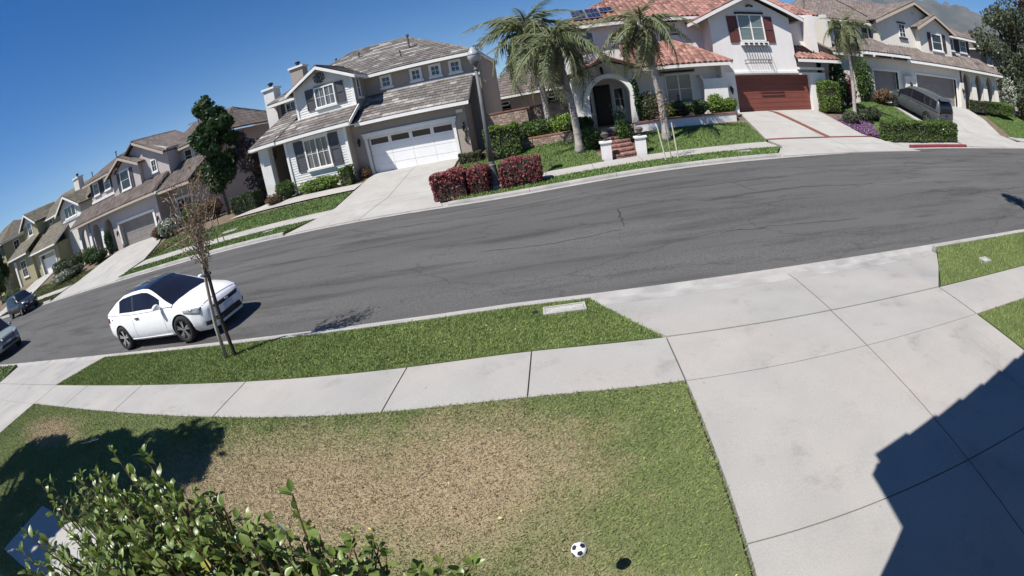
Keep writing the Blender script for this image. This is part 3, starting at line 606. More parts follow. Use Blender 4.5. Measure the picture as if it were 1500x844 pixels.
# ------------------------------------------------------------------ the grey roofed house with the white garage door
def centre_house():
    h = thing("house", "grey roofed house with white lap siding and a bright white garage door", "house", (-9.5, 26, .82), "houses across the street", (0, .021, 0))
    z0 = .5
    # garage wing
    wall(h, -11.44, -4.85, 26, z0, 3.72, TAUPE, [(-10.62, -5.66, z0, 2.86)], .3); block(h, -5.15, -4.86, 26.3, 28.48, z0, 3.7, TAUPE)
    garage_door(h, -10.62, -5.66, .78, 2.86, 26.2, GDOOR_W, 4, 4, lights=1)
    t = MB(); t.box(-10.78, -10.62, 25.95, 26.22, z0, 2.86); t.box(-5.66, -5.5, 25.95, 26.22, z0, 2.86); t.box(-10.84, -5.44, 25.94, 26.22, 2.862, 3.06); t.box(-10.9, -5.38, 25.9, 26.0, 3.062, 3.15); put(t, "door_surround", TRIM, h)
    roof(h, [(-11.0, 25.5, 3.86), (-4.5, 25.5, 3.86), (-4.5, 28.55, 5.38), (-11.0, 28.55, 5.38)], 'flat', TILE_G, row=.33, tw=.42, fascia=TRIM, alt=TILE_GL)
    bar(h, (-4.52, 25.45, 3.84), (-4.52, 28.5, 5.36), .05, .16, TRIM)
    lantern(h, -5.08, 26, 2.4); lantern(h, -11.1, 26, 2.6)
    o = MB()
    for k in range(7): o.tube([(-5.1+.05*math.sin(k), 25.97, 2.3-.09*k), (-5.02+.06*math.cos(k*2), 25.94, 2.24-.09*k)], .03, 6)
    put(o, "wall_ornament", IRON, h); put(MB().box(-5.35, -4.98, 25.97, 26, 3.3, 3.46), "number_plate", TRIM, h)
    # upper storey
    zu = 5.3; block(h, -17.4, -4.1, 28.5, 37.5, z0, 6.5, TAUPE); put(MB().box(-9.75, -4.08, 28.42, 28.5, 5.25, 5.44), "band", TRIM, h)
    for x in (-9.69, -7.8, -6.62, -5.42): window(h, x-.22, x+.22, 5.72, 6.22, 28.5, nx=2, nz=2, leaves=1, trim=.15)
    E, pk, pl = 6.62, (-9.3, 33, 9.15), (-13.2, 33, 9.15)
    a, b, c, d = (-17.9, 28, E), (-4.0, 28, E), (-4.0, 38, E), (-17.9, 38, E)
    roof(h, [a, b, pk, pl], 'flat', TILE_G, row=.33, tw=.42, fascia=TRIM, alt=TILE_GL); roof(h, [b, c, pk], 'flat', TILE_G, fascia=TRIM, alt=TILE_GL); roof(h, [d, a, pl], 'flat', TILE_G, fascia=TRIM, alt=TILE_GL); roof(h, [c, d, pl, pk], 'flat', TILE_G, row=.5, tw=.8)
    for p, q in ((b, pk), (pk, pl), (a, pl), (c, pk)): ridge(h, p, q, TILE_G)
    put(MB().box(-17.85, -4.05, 28.05, 37.9, 6.44, 6.5), "soffit", TRIM, h)
    # gabled siding bay
    gx0, gx1, gz, gp = -15.0, -11.03, 6.82, (-13.1, 7.72)
    block(h, gx0+.02, gx1-.02, 26.62, 28.6, 4.6, gz, TAUPE)
    def lap(x0, x1, y, za, zb, top=None, holes=()):
        mb = MB(); n = int((zb-za)/.14)
        for i in range(n):
            z = za+(zb-za)*i/n; zz = za+(zb-za)*(i+1)/n; l, r = x0, x1
            if top: l, r = max(x0, top(zz)[0]), min(x1, top(zz)[1])
            if r-l < .05: continue
            segs = [(l, r)]
            for hx0, hx1, hz0, hz1 in holes:
                if zz > hz0 and z < hz1: segs = [s for a_, b_ in segs for s in ((a_, min(b_, hx0)), (max(a_, hx1), b_)) if s[1]-s[0] > .02]
            for a_, b_ in segs: mb.prism([(a_, y, z), (a_, y-.03, z), (a_, y-.008, zz), (a_, y, zz)], (b_-a_, 0, 0))
        put(mb, "siding_board", SIDING, h, kind="stuff")
    put(MB().prism([(gx0, 26.6, gz), (gx1, 26.6, gz), (gp[0], 26.6, gp[1])], (0, .2, 0)), "gable", SIDING, h)
    lap(gx0, gx1, 26.62, 4.9, gz, holes=[(-13.6, -12.25, 5.2, 6.55)]); lap(gx0, gx1, 26.6, gz, 7.65, top=lambda z: (gx0+(z-gz)*2.1, gx1-(z-gz)*2.1))
    for x in (gx0, gx1-.14): put(MB().box(x, x+.14, 26.55, 26.62, 4.92, gz), "corner_board", TRIM, h)
    put(MB().box(gx0-.03, gx1+.03, 26.5, 26.62, 4.84, 4.96), "band", TRIM, h)
    window(h, -13.52, -12.32, 5.36, 6.45, 26.58, nx=2, nz=2, leaves=2, glass=CURT, trim=.08); shutter(h, -14.2, -13.63, 5.28, 6.55, 26.585, SHUT_G); shutter(h, -12.2, -11.65, 5.28, 6.55, 26.585, SHUT_G)
    e1, e2 = (-15.35, 26.2, 6.66), (-10.7, 26.2, 6.66); rg0, rg1 = (-13.05, 26.2, 7.82), (-13.05, 30.6, 7.82)
    roof(h, [(-15.35, 31, 6.66), e1, rg0, (-13.05, 31, 7.82)], 'flat', TILE_G, fascia=TRIM, alt=TILE_GL); roof(h, [e2, (-10.7, 29.0, 6.66), (-13.05, 31, 7.82), rg0], 'flat', TILE_G, fascia=TRIM, alt=TILE_GL)
    ridge(h, rg0, rg1, TILE_G); bar(h, (-15.38, 26.17, 6.62), (-13.05, 26.17, 7.78), .06, .19, TRIM); bar(h, (-10.68, 26.17, 6.62), (-13.05, 26.17, 7.78), .06, .19, TRIM)
    w = MB()
    for k in range(22):
        q = k*2*math.pi/22; r = .26+.08*math.sin(k*2.3); w.tube([(-13.08+r*math.cos(q), 26.54, 7.08+r*.85*math.sin(q)), (-13.08+(r+.1)*math.cos(q+.5), 26.5, 7.08+(r+.1)*.85*math.sin(q+.5))], [.055, .015], 5)
    w.lathe([(.03, 0), (.14, .02), (.1, .08), (0, .1)], (-13.08, 26.46, 7.08), 10, axis='y'); put(w, "gable_wreath", SHUT_G, h)
    window(h, 27.1, 27.45, 5.4, 6.45, gx1-.02, 'east', nx=1, nz=2, leaves=1, trim=.08)
    window(h, -16.75, -16.1, 5.55, 6.35, 28.5, nx=2, nz=2, leaves=1); shutter(h, -17.2, -16.9, 5.5, 6.4, 28.495, SHUT_G); put(MB().box(-17.4, -15.05, 28.4, 28.5, 5.22, 5.36), "band", TRIM, h)
    # lower siding wing and porch
    block(h, -15.52, -11.44, 25.22, 28.4, z0, 3.85, TAUPE); lap(-15.52, -11.44, 25.22, .7, 3.75, holes=[(-14.3, -12.5, 1.9, 3.6)])
    for x in (-15.52, -11.58): put(MB().box(x, x+.15, 25.13, 25.21, .7, 3.85), "corner_board", TRIM, h)
    window(h, -14.15, -12.7, 1.95, 3.55, 25.19, nx=2, nz=2, leaves=2, glass=CURT, head=TRIM, trim=.09); shutter(h, -14.9, -14.28, 1.87, 3.66, 25.195, SHUT_G); shutter(h, -12.58, -11.98, 1.87, 3.66, 25.195, SHUT_G)
    block(h, -17.5, -16.75, 25.2, 25.7, .7, 3.85, SIDING, "porch_post"); block(h, -17.5, -17.2, 25.7, 28.5, z0, 3.85, TAUPE)
    put(MB().box(-16.6, -15.65, 27.9, 28.05, .9, 3.1), "door", WOODD, h); block(h, -17.2, -15.53, 28.05, 28.4, z0, 3.85, TAUPE)
    F = 4.02; roof(h, [(-15.9, 24.8, F), (-10.98, 24.8, F), (-10.98, 26.65, F+.93), (-15.3, 26.65, F+.93)], 'flat', TILE_G, row=.33, tw=.42, fascia=TRIM, alt=TILE_GL)
    roof(h, [(-17.8, 24.75, F+.03), (-15.88, 24.75, F+.03), (-15.3, 26.65, F+.96), (-15.3, 28.5, F+1.86), (-16.6, 28.5, F+1.86)][:5], 'flat', TILE_G, row=.33, tw=.42, fascia=TRIM, alt=TILE_GL)
    roof(h, [(-17.85, 28.6, F), (-17.85, 24.75, F+.03), (-16.55, 28.4, F+1.5)], 'flat', TILE_G, fascia=TRIM)
    put(MB().box(-17.75, -11.0, 24.85, 26.5, F-.24, F-.18), "soffit", TRIM, h); bar(h, (-10.95, 24.8, F), (-10.95, 26.65, F+.93), .06, .2, TRIM)
    chimney(h, -17.75, -16.7, 31.5, 32.3, 6, 9.05, TAUPE); chimney(h, -18.6, -17.75, 28.8, 29.7, z0, 7.75, SIDING)
    pipe(h, -8.5, 30.6, 7.9, 1.0, PIPE, .07); pipe(h, -12.2, 31.3, 8.2, .5, PIPE); pipe(h, -14.3, 32.2, 8.5, .4, PIPE)
    for x, y in ((-9.2, 30.3), (-9.0, 29.7)): put(MB().box(x-.14, x+.14, y-.14, y+.1, 6.62+(y-28)*.506, 6.62+(y-28)*.506+.18), "roof_vent", TILE_GL, h)
    window(h, 29.3, 29.75, 5.0, 6.25, -4.1, 'east', nx=1, nz=2, leaves=1)
    d = MB().lathe([(0, 0), (.2, .03), (.36, .1)], (-4.15, 30, 7.05), 14); d.tube([(-4.2, 30, 6.6), (-4.15, 30, 7.06)], .02, 6); put(d, "satellite_dish", TRIM, h)
    return h
centre_house()
# ------------------------------------------------------------------ the white stucco house with terracotta roofs
def red_house():
    h = thing("house", "white stucco house with terracotta tile roofs, red shutters and a redwood garage door", "house", (8, 26, 1.02), "houses across the street")
    z0 = .4; R = lambda pts, **k: roof(h, pts, 'barrel', TILE_R, row=.40, tw=.30, **k)
    # garage and the gabled box above it
    wall(h, 9.2, 16.1, 26.05, z0, 3.28, WHITE_ST, [(9.93, 14.92, z0, 3.15)], .35); garage_door(h, 9.93, 14.92, .98, 3.15, 26.36, GDOOR_R, 8, 1)
    block(h, 15.75, 16.1, 26.4, 38, z0, 6.9, WHITE_ST); block(h, 9.2, 9.5, 26.4, 27.6, z0, 3.3, WHITE_ST)
    gx0, gx1 = 8.88, 14.05; block(h, gx0, gx1, 25.98, 34, 3.36, 6.2, WHITE_ST); put(MB().box(gx0-.03, gx1+.03, 25.9, 26.2, 3.24, 3.36), "band", TRIM, h)
    put(MB().prism([(gx0, 25.98, 6.2), (gx1, 25.98, 6.2), (gx1, 25.98, 6.52), (11.55, 25.98, 7.72), (gx0, 25.98, 6.42)], (0, 6, 0)), "gable", WHITE_ST, h)
    pk0, pk1 = (11.6, 25.5, 7.95), (11.6, 33, 7.95)
    R([(8.0, 31, 6.3), (8.0, 25.5, 6.3), pk0, (11.6, 31, 7.95)], fascia=WHITE_ST); R([(14.75, 25.5, 6.5), (14.75, 31, 6.5), (11.6, 31, 7.95), pk0], fascia=WHITE_ST); ridge(h, pk0, pk1, TILE_R, .13)
    bar(h, (7.95, 25.46, 6.26), (11.6, 25.46, 7.9), .07, .2, WHITE_ST); bar(h, (14.8, 25.46, 6.46), (11.6, 25.46, 7.9), .07, .2, WHITE_ST)
    g = MB()
    for dx in (-.16, 0, .16): g.lathe([(.07, 0), (.07, .12), (.04, .12), (.04, .02)], (11.55+dx, 25.86, 7.2-abs(dx)*.3), 10, axis='y')
    put(g, "gable_vent", TILE_R, h)
    window(h, 10.68, 12.18, 5.15, 6.6, 25.98, nx=1, nz=2, leaves=2, glass=BLIND, trim=.07, sill=False, head=WOODD); shutter(h, 9.98, 10.58, 5.0, 6.55, 25.975, SHUT_R); shutter(h, 12.28, 12.84, 5.0, 6.55, 25.975, SHUT_R)
    s = put(MB().box(10.55, 12.32, 25.8, 25.98, 4.83, 5.05), "window_ledge", TRIM, h)
    for k in range(5): put(MB().box(10.75+.32*k, 10.95+.32*k, 25.77, 25.8, 4.9, 4.98), "ledge_block", WOODD, s)
    bl = MB()                                                        # bowed iron window guard
    def bow(t): return .12+.34*math.sin(math.pi*min(1, t*.62))
    for k in range(10):
        x = 10.68+1.5*k/9; bl.tube([(x, 25.98-bow(0), 4.8), (x, 25.98-bow(.4), 4.45), (x, 25.98-bow(.8), 4.1), (x, 25.98-bow(.95), 3.98)], .014, 5)
    for k in range(14):
        x = 10.73+1.5*k/14; bl.tube([(x, 25.5, 4.0), (x+.05, 25.48, 3.9), (x, 25.5, 3.8)], .014, 5)
    for zz, dd in ((4.8, 0), (3.98, .95), (3.8, .95)): bl.tube([(10.66, 25.98, zz), (10.66, 25.98-bow(dd), zz), (12.2, 25.98-bow(dd), zz), (12.2, 25.98, zz)], .02, 6)
    put(bl, "window_guard", IRON, h)
    # small tiled roof beside the box and the wall behind
    R([(13.95, 25.5, 4.1), (17.2, 25.5, 4.1), (15.9, 27.6, 4.95), (14.05, 27.6, 4.95)], fascia=WHITE_ST); R([(17.2, 25.5, 4.1), (17.2, 29, 4.1), (15.9, 27.6, 4.95)]); block(h, 14.06, 16.1, 26.4, 27.5, 3.28, 3.9, WHITE_ST)
    put(MB().box(14.06, 16.05, 25.95, 26.04, 3.45, 3.6), "band", TRIM, h); block(h, 14.0, 16.09, 27.6, 38, 3.9, 6.95, WHITE_ST)
    R([(11.62, 27.0, 6.95), (16.9, 27.0, 6.95), (12.9, 32.5, 9.7), (11.62, 32.5, 9.7)], fascia=WHITE_ST); R([(16.9, 27, 6.95), (16.9, 38, 6.95), (12.9, 32.5, 9.7)]); ridge(h, (16.9, 27, 6.97), (12.9, 32.5, 9.7), TILE_R, .13)
    # main block
    block(h, 1.2, 9.2, 27.55, 38, z0, 6.8, WHITE_ST); A, Bp = (.7, 27.0, 6.75), (9.5, 27.0, 6.75)
    R([A, (11.6, 27.0, 6.75), (11.6, 32.5, 9.5), (5.5, 32.5, 9.5)], fascia=WHITE_ST); R([(.7, 38, 6.75), A, (5.5, 32.5, 9.5)]); ridge(h, A, (5.5, 32.5, 9.5), TILE_R, .13)
    window(h, 7.0, 7.36, 5.92, 6.38, 27.55, nx=2, nz=2, leaves=1, frame=TRIM, trim=.03, sill=False)
    for zz in (6.5, 5.72): put(MB().box(6.85, 7.5, 27.47, 27.55, zz, zz+.09), "window_beam", WOODD, h)
    window(h, 1.9, 2.6, 5.6, 6.3, 27.55, nx=2, nz=2, leaves=1)
    # window wing
    block(h, 4.12, 9.19, 26.15, 27.5, z0, 3.72, WHITE_ST); block(h, 8.95, 9.19, 25.5, 26.14, z0, 3.72, WHITE_ST)
    w = window(h, 5.94, 7.3, 1.84, 3.38, 26.15, nx=1, nz=2, leaves=2, glass=BLIND, trim=.06, sill=False); put(MB().box(5.7, 7.6, 26.05, 26.15, 3.5, 3.62), "window_beam", WOODD, h); put(MB().box(5.75, 7.5, 26.0, 26.15, 1.62, 1.78), "sill", TRIM, h)
    put(MB().prism([(7.88, 25.5, z0), (8.95, 25.5, z0), (8.95, 25.5, 3.05), (7.88, 25.5, 3.05), (7.7, 25.5, 3.3), (7.7, 25.5, 3.2), (7.83, 25.5, 2.95)], (0, .64, 0)), "buttress", WHITE_ST, h)
    e0, e1 = (3.9, 25.0, 3.93), (9.5, 25.0, 3.93); top = (6.9, 27.55, 5.42)
    R([e0, e1, top, (3.9, 27.55, 5.42)], fascia=WHITE_ST); R([e1, (9.5, 27.55, 3.93), top]); ridge(h, e1, top, TILE_R, .13); put(MB().box(4.0, 9.4, 25.1, 27.4, 3.722, 3.76), "soffit", WHITE_ST, h)
    # arched porch
    ztop = lambda x: 4.42-.13*abs(x-2.72)*2.2
    arch_wall(h, 1.0, 4.11, 25.0, z0, ztop, 1.66, 3.74, 2.55, 3.58, WHITE_ST, .45); block(h, 1.0, 1.3, 25.45, 27.55, z0, 3.7, WHITE_ST)
    tr = MB(); n = 16
    for i in range(n):
        q0, q1 = math.pi*i/n, math.pi*(i+1)/n
        for r0, r1, ya, yb in ((1.0, 1.22, 24.62, 25.0),): tr.prism([(2.7-1.04*r0*math.cos(q), ya, 2.55+1.03*r0*math.sin(q)) for q in (q0, q1)]+[(2.7-1.04*r1*math.cos(q), ya, 2.55+1.03*r1*math.sin(q)) for q in (q1, q0)], (0, yb-ya, 0))
    for s in (-1, 1):
        x = 2.7+s*1.04; pts = [(x, 24.62, 1.05), (x, 24.62, 2.55), (x+s*.24, 24.62, 2.62), (x+s*.24, 24.62, 2.5), (x+s*.13, 24.62, 2.3), (x+s*.14, 24.62, 1.8), (x+s*.3, 24.62, 1.05)]
        tr.prism(pts, (0, .38, 0))
    put(tr, "arch_surround", TRIM, h)
    dm = put(MB().box(2.16, 2.95, 26.9, 27.0, 1.15, 3.2), "door", WOODD, h); put(MB().box(2.1, 3.0, 27.0, 27.05, 1.1, 3.3), "door_frame", WOODD, dm); put(MB().box(2.84, 2.88, 26.85, 26.9, 2.0, 2.25), "handle", PIPE, dm)
    window(h, 3.2, 3.65, 1.9, 3.0, 27.0, nx=1, nz=2, leaves=1, frame=TRIM); block(h, 1.3, 4.1, 27.05, 27.5, z0, 3.9, WHITE_ST); window(h, 1.5, 1.9, 1.9, 3.0, 27.0, nx=1, nz=2, leaves=1)
    R([(4.35, 24.15, 3.98), (4.35, 27.5, 3.98), (2.72, 27.5, 4.62), (2.72, 24.15, 4.62)]); R([(.7, 27.5, 3.88), (.7, 24.15, 3.88), (2.72, 24.15, 4.62), (2.72, 27.5, 4.62)]); ridge(h, (2.72, 24.1, 4.64), (2.72, 27.5, 4.64), TILE_R, .12)
    lantern(h, 2.5, 25.0, 3.85); lantern(h, 9.58, 26.05, 2.2); lantern(h, 15.35, 26.05, 2.2)
    block(h, 1.3, 4.1, 25.0, 27.5, .4, 1.08, CONC_OLD, "porch_floor")
    # chimney pipe
    pipe(h, 6.9, 31, 8.7, .5, PIPE); return h
red_house()
PVC = mat("solar_cell", (.012, .016, .035), (.018, .022, .05), sc=3, rough=.12, spec=.8); ALU = mat("aluminium_frame", (.55, .56, .58), (.5, .5, .52), rough=.35, metal=.8)
def solar(i, x, y):
    k = .5; z = 6.75+(y-27)*.5+.16; nrm = Vector((0, -.5, 1)).normalized(); v = Vector((0, 1, .5)).normalized(); W_, H_ = .78, .86
    t = thing("solar_panel", "dark blue solar panel on the terracotta roof, " + ("upper one beside the gable valley", "middle of the upper row", "outermost of the upper row", "lower one towards the porch", "lower one under the outermost")[i], "solar panel", (x, y, z), "solar panels on the terracotta roof")
    f = MB(); c = MB(); o = Vector((x, y, z)); U = Vector((1, 0, 0))
    q = [o, o+U*W_, o+U*W_+v*H_, o+v*H_]; f.prism(q, nrm*.04); s = .03
    put(f, "frame", ALU, t)
    for a in range(3):
        for b in range(3):
            p0 = o+U*(s+(W_-2*s)*a/3+.006)+v*(s+(H_-2*s)*b/3+.006)+nrm*.044; du, dv = U*((W_-2*s)/3-.012), v*((H_-2*s)/3-.012); c.face([p0, p0+du, p0+du+dv, p0+dv])
    put(c, "cell", PVC, t)
for i, (x, y) in enumerate(((3.35, 28.25), (2.53, 28.25), (1.71, 28.25), (2.53, 27.42), (1.71, 27.42))): solar(i, x, y)
# ------------------------------------------------------------------ the cream house with the three car garage
def tan_house():
    h = thing("house", "cream stucco house with arched porch piers and two taupe garage doors", "house", (28, 28, 1.5), "houses across the street")
    z0 = .8; R = lambda pts, **k: roof(h, pts, 'barrel', TILE_B, row=.40, tw=.30, **k)
    wall(h, 18.2, 32.35, 28, z0, 4.55, CREAM, [(21.72, 24.2, z0, 3.68), (26.3, 31.4, z0, 3.68)], .35); block(h, 18.2, 18.5, 28.35, 40, z0, 7.3, CREAM)
    garage_door(h, 21.72, 24.2, 1.45, 3.68, 28.32, GDOOR_T, 5, 1); garage_door(h, 26.3, 31.4, 1.45, 3.68, 28.32, GDOOR_T, 5, 1)
    for a, b in ((21.72, 24.2), (26.3, 31.4)):
        t = MB(); t.box(a-.14, a, 27.94, 28.2, z0, 3.68); t.box(b, b+.14, 27.94, 28.2, z0, 3.68); t.box(a-.14, b+.14, 27.94, 28.2, 3.68, 3.82); put(t, "door_surround", TRIM, h)
    for x0, x1 in ((20.9, 21.5), (24.7, 25.9), (31.65, 32.3)):               # flared plaster piers
        pr = MB(); pr.prism([(x0, 27.97, z0), (x1, 27.97, z0), (x1-.06, 27.97, 3.5), (x0+.06, 27.97, 3.5)], (0, -.28, 0)); put(pr, "pier", CREAM, h)
    for x in (25.3, 31.95): lantern(h, x, 27.7, 2.7)
    # arcade
    for i, c in enumerate((33.05, 34.85, 36.65)): arch_wall(h, c-.9+.002, c+.9-.002, 28, z0, lambda x: 4.55, c-.5, c+.5, 3.6, 4.32, CREAM, .35)
    block(h, 32.36, 37.55, 29.6, 29.9, z0, 4.5, TAN); block(h, 37.55, 37.9, 28.0, 40, z0, 4.55, CREAM)
    for c in (33.95, 35.75, 37.6):
        pr = MB(); pr.prism([(c-.42, 27.6, z0), (c+.42, 27.6, z0), (c+.28, 27.85, 3.6), (c-.28, 27.85, 3.6)], (0, .14, 0)); put(pr, "pier", CREAM, h)
    put(MB().box(35, 36, 29.52, 29.6, 1.5, 3.6), "door", WOODD, h)
    # lower roofs
    R([(24.9, 27.35, 4.68), (38.3, 27.35, 4.68), (37.2, 29.6, 5.78), (24.9, 29.6, 5.78)], fascia=TRIM); R([(38.3, 27.35, 4.68), (38.3, 33, 4.68), (37.2, 29.6, 5.78)], fascia=TRIM)
    a, b, c = (20.6, 26.95, 4.92), (25.0, 26.95, 4.92), (22.8, 29.1, 5.98); R([a, b, c], fascia=TRIM); R([(20.6, 30.6, 4.92), a, c, (22.8, 30.6, 5.98)], fascia=TRIM); R([b, (25.0, 29.6, 4.92), (22.8, 30.6, 5.98), c]); ridge(h, a, c, TILE_B, .12); ridge(h, b, c, TILE_B, .12)
    R([(18.0, 27.6, 4.75), (20.7, 27.6, 4.75), (20.7, 30.4, 5.6), (18.0, 30.4, 5.6)], fascia=TRIM); put(MB().box(20.7, 38.2, 27.4, 28.0, 4.56, 4.6), "soffit", TAN, h)
    # upper storey
    block(h, 18.5, 24.2, 30.6, 40, 4.6, 7.25, CREAM); block(h, 24.1, 32.45, 29.5, 40, 4.6, 7.6, CREAM); block(h, 32.46, 36.95, 30.4, 40, 4.6, 7.5, CREAM)
    gp = (28.5, 29.5, 9.35); put(MB().prism([(24.1, 29.5, 7.6), (32.45, 29.5, 7.6), gp], (0, .3, 0)), "gable", CREAM, h); put(MB().lathe([(.1, 0), (.1, -.03)], (28.5, 29.48, 8.6), 12, axis='y'), "gable_vent", WOODD, h)
    e0, e1, r0, r1 = (23.7, 29.0, 7.5), (33.1, 29.0, 7.5), (28.5, 29.0, 9.5), (28.5, 36, 9.5)
    R([(23.7, 36, 7.5), e0, r0, r1]); R([e1, (33.1, 36, 7.5), r1, r0]); ridge(h, r0, r1, TILE_B, .12); bar(h, (23.65, 28.97, 7.45), (28.5, 28.97, 9.45), .07, .2, TAN); bar(h, (33.15, 28.97, 7.45), (28.5, 28.97, 9.45), .07, .2, TAN)
    # projecting second gable
    block(h, 28.35, 32.4, 28.95, 29.49, 4.7, 7.5, CREAM); put(MB().prism([(28.35, 28.95, 7.5), (32.4, 28.95, 7.5), (30.35, 28.95, 8.5)], (0, .3, 0)), "gable", CREAM, h)
    R([(27.9, 31, 7.4), (27.9, 28.5, 7.4), (30.35, 28.5, 8.65), (30.35, 31, 8.65)]); R([(32.8, 28.5, 7.4), (32.8, 31, 7.4), (30.35, 31, 8.65), (30.35, 28.5, 8.65)]); bar(h, (27.85, 28.47, 7.36), (30.35, 28.47, 8.6), .07, .2, TAN); bar(h, (32.85, 28.47, 7.36), (30.35, 28.47, 8.6), .07, .2, TAN)
    window(h, 26.5, 27.15, 6.55, 7.5, 29.5, nx=2, nz=3, leaves=1, trim=.06, sill=False, head=SHUT_B); put(MB().box(26.35, 27.3, 29.38, 29.5, 6.35, 6.47), "window_beam", SHUT_B, h)
    window(h, 29.9, 31.1, 5.9, 7.1, 28.95, nx=1, nz=2, leaves=1); shutter(h, 29.35, 29.76, 5.8, 7.2, 28.945, SHUT_B); shutter(h, 31.24, 31.7, 5.8, 7.2, 28.945, SHUT_B)
    for x in (33.5, 35.45): window(h, x, x+.85, 6.3, 7.2, 30.4, nx=1, nz=2, leaves=1); shutter(h, x-.55, x-.14, 6.2, 7.25, 30.395, SHUT_B); shutter(h, x+.99, x+1.4, 6.2, 7.25, 30.395, SHUT_B)
    for x0, x1 in ((18.7, 19.2), (20.3, 21.4), (23.1, 23.75)): window(h, x0, x1, 6.1, 6.95, 30.6, nx=1, nz=2, leaves=1, frame=TRIM); shutter(h, x1+.13, x1+.45, 6.0, 7.0, 30.595, SHUT_B)
    A, B_, C_, D_ = (17.6, 30.0, 7.3), (37.6, 30.0, 7.45), (32.5, 36.5, 10.3), (22, 36.5, 10.1)
    R([(17.6, 30.0, 7.3), (24.6, 30.0, 7.3), (28.5, 36.0, 9.9), (21.6, 36.0, 9.9)], fascia=TRIM); R([(17.6, 42, 7.3), (17.6, 30, 7.3), (21.6, 36, 9.9)])
    R([(32.4, 29.9, 7.5), (37.6, 29.9, 7.5), (33.4, 36, 10.1), (28.5, 36, 10.1)], fascia=TRIM); R([(37.6, 29.9, 7.5), (37.6, 42, 7.5), (33.4, 36, 10.1)]); R([(24.6, 31, 7.9), (32.4, 31, 7.9), (32.4, 36, 10.05), (24.6, 36, 10.05)])
    ridge(h, (21.6, 36, 9.92), (33.4, 36, 10.12), TILE_B, .13)
    put(MB().box(35.2, 35.6, 28.2, 28.6, 5.1, 5.4), "roof_vent", TILE_B, h); return h
tan_house()
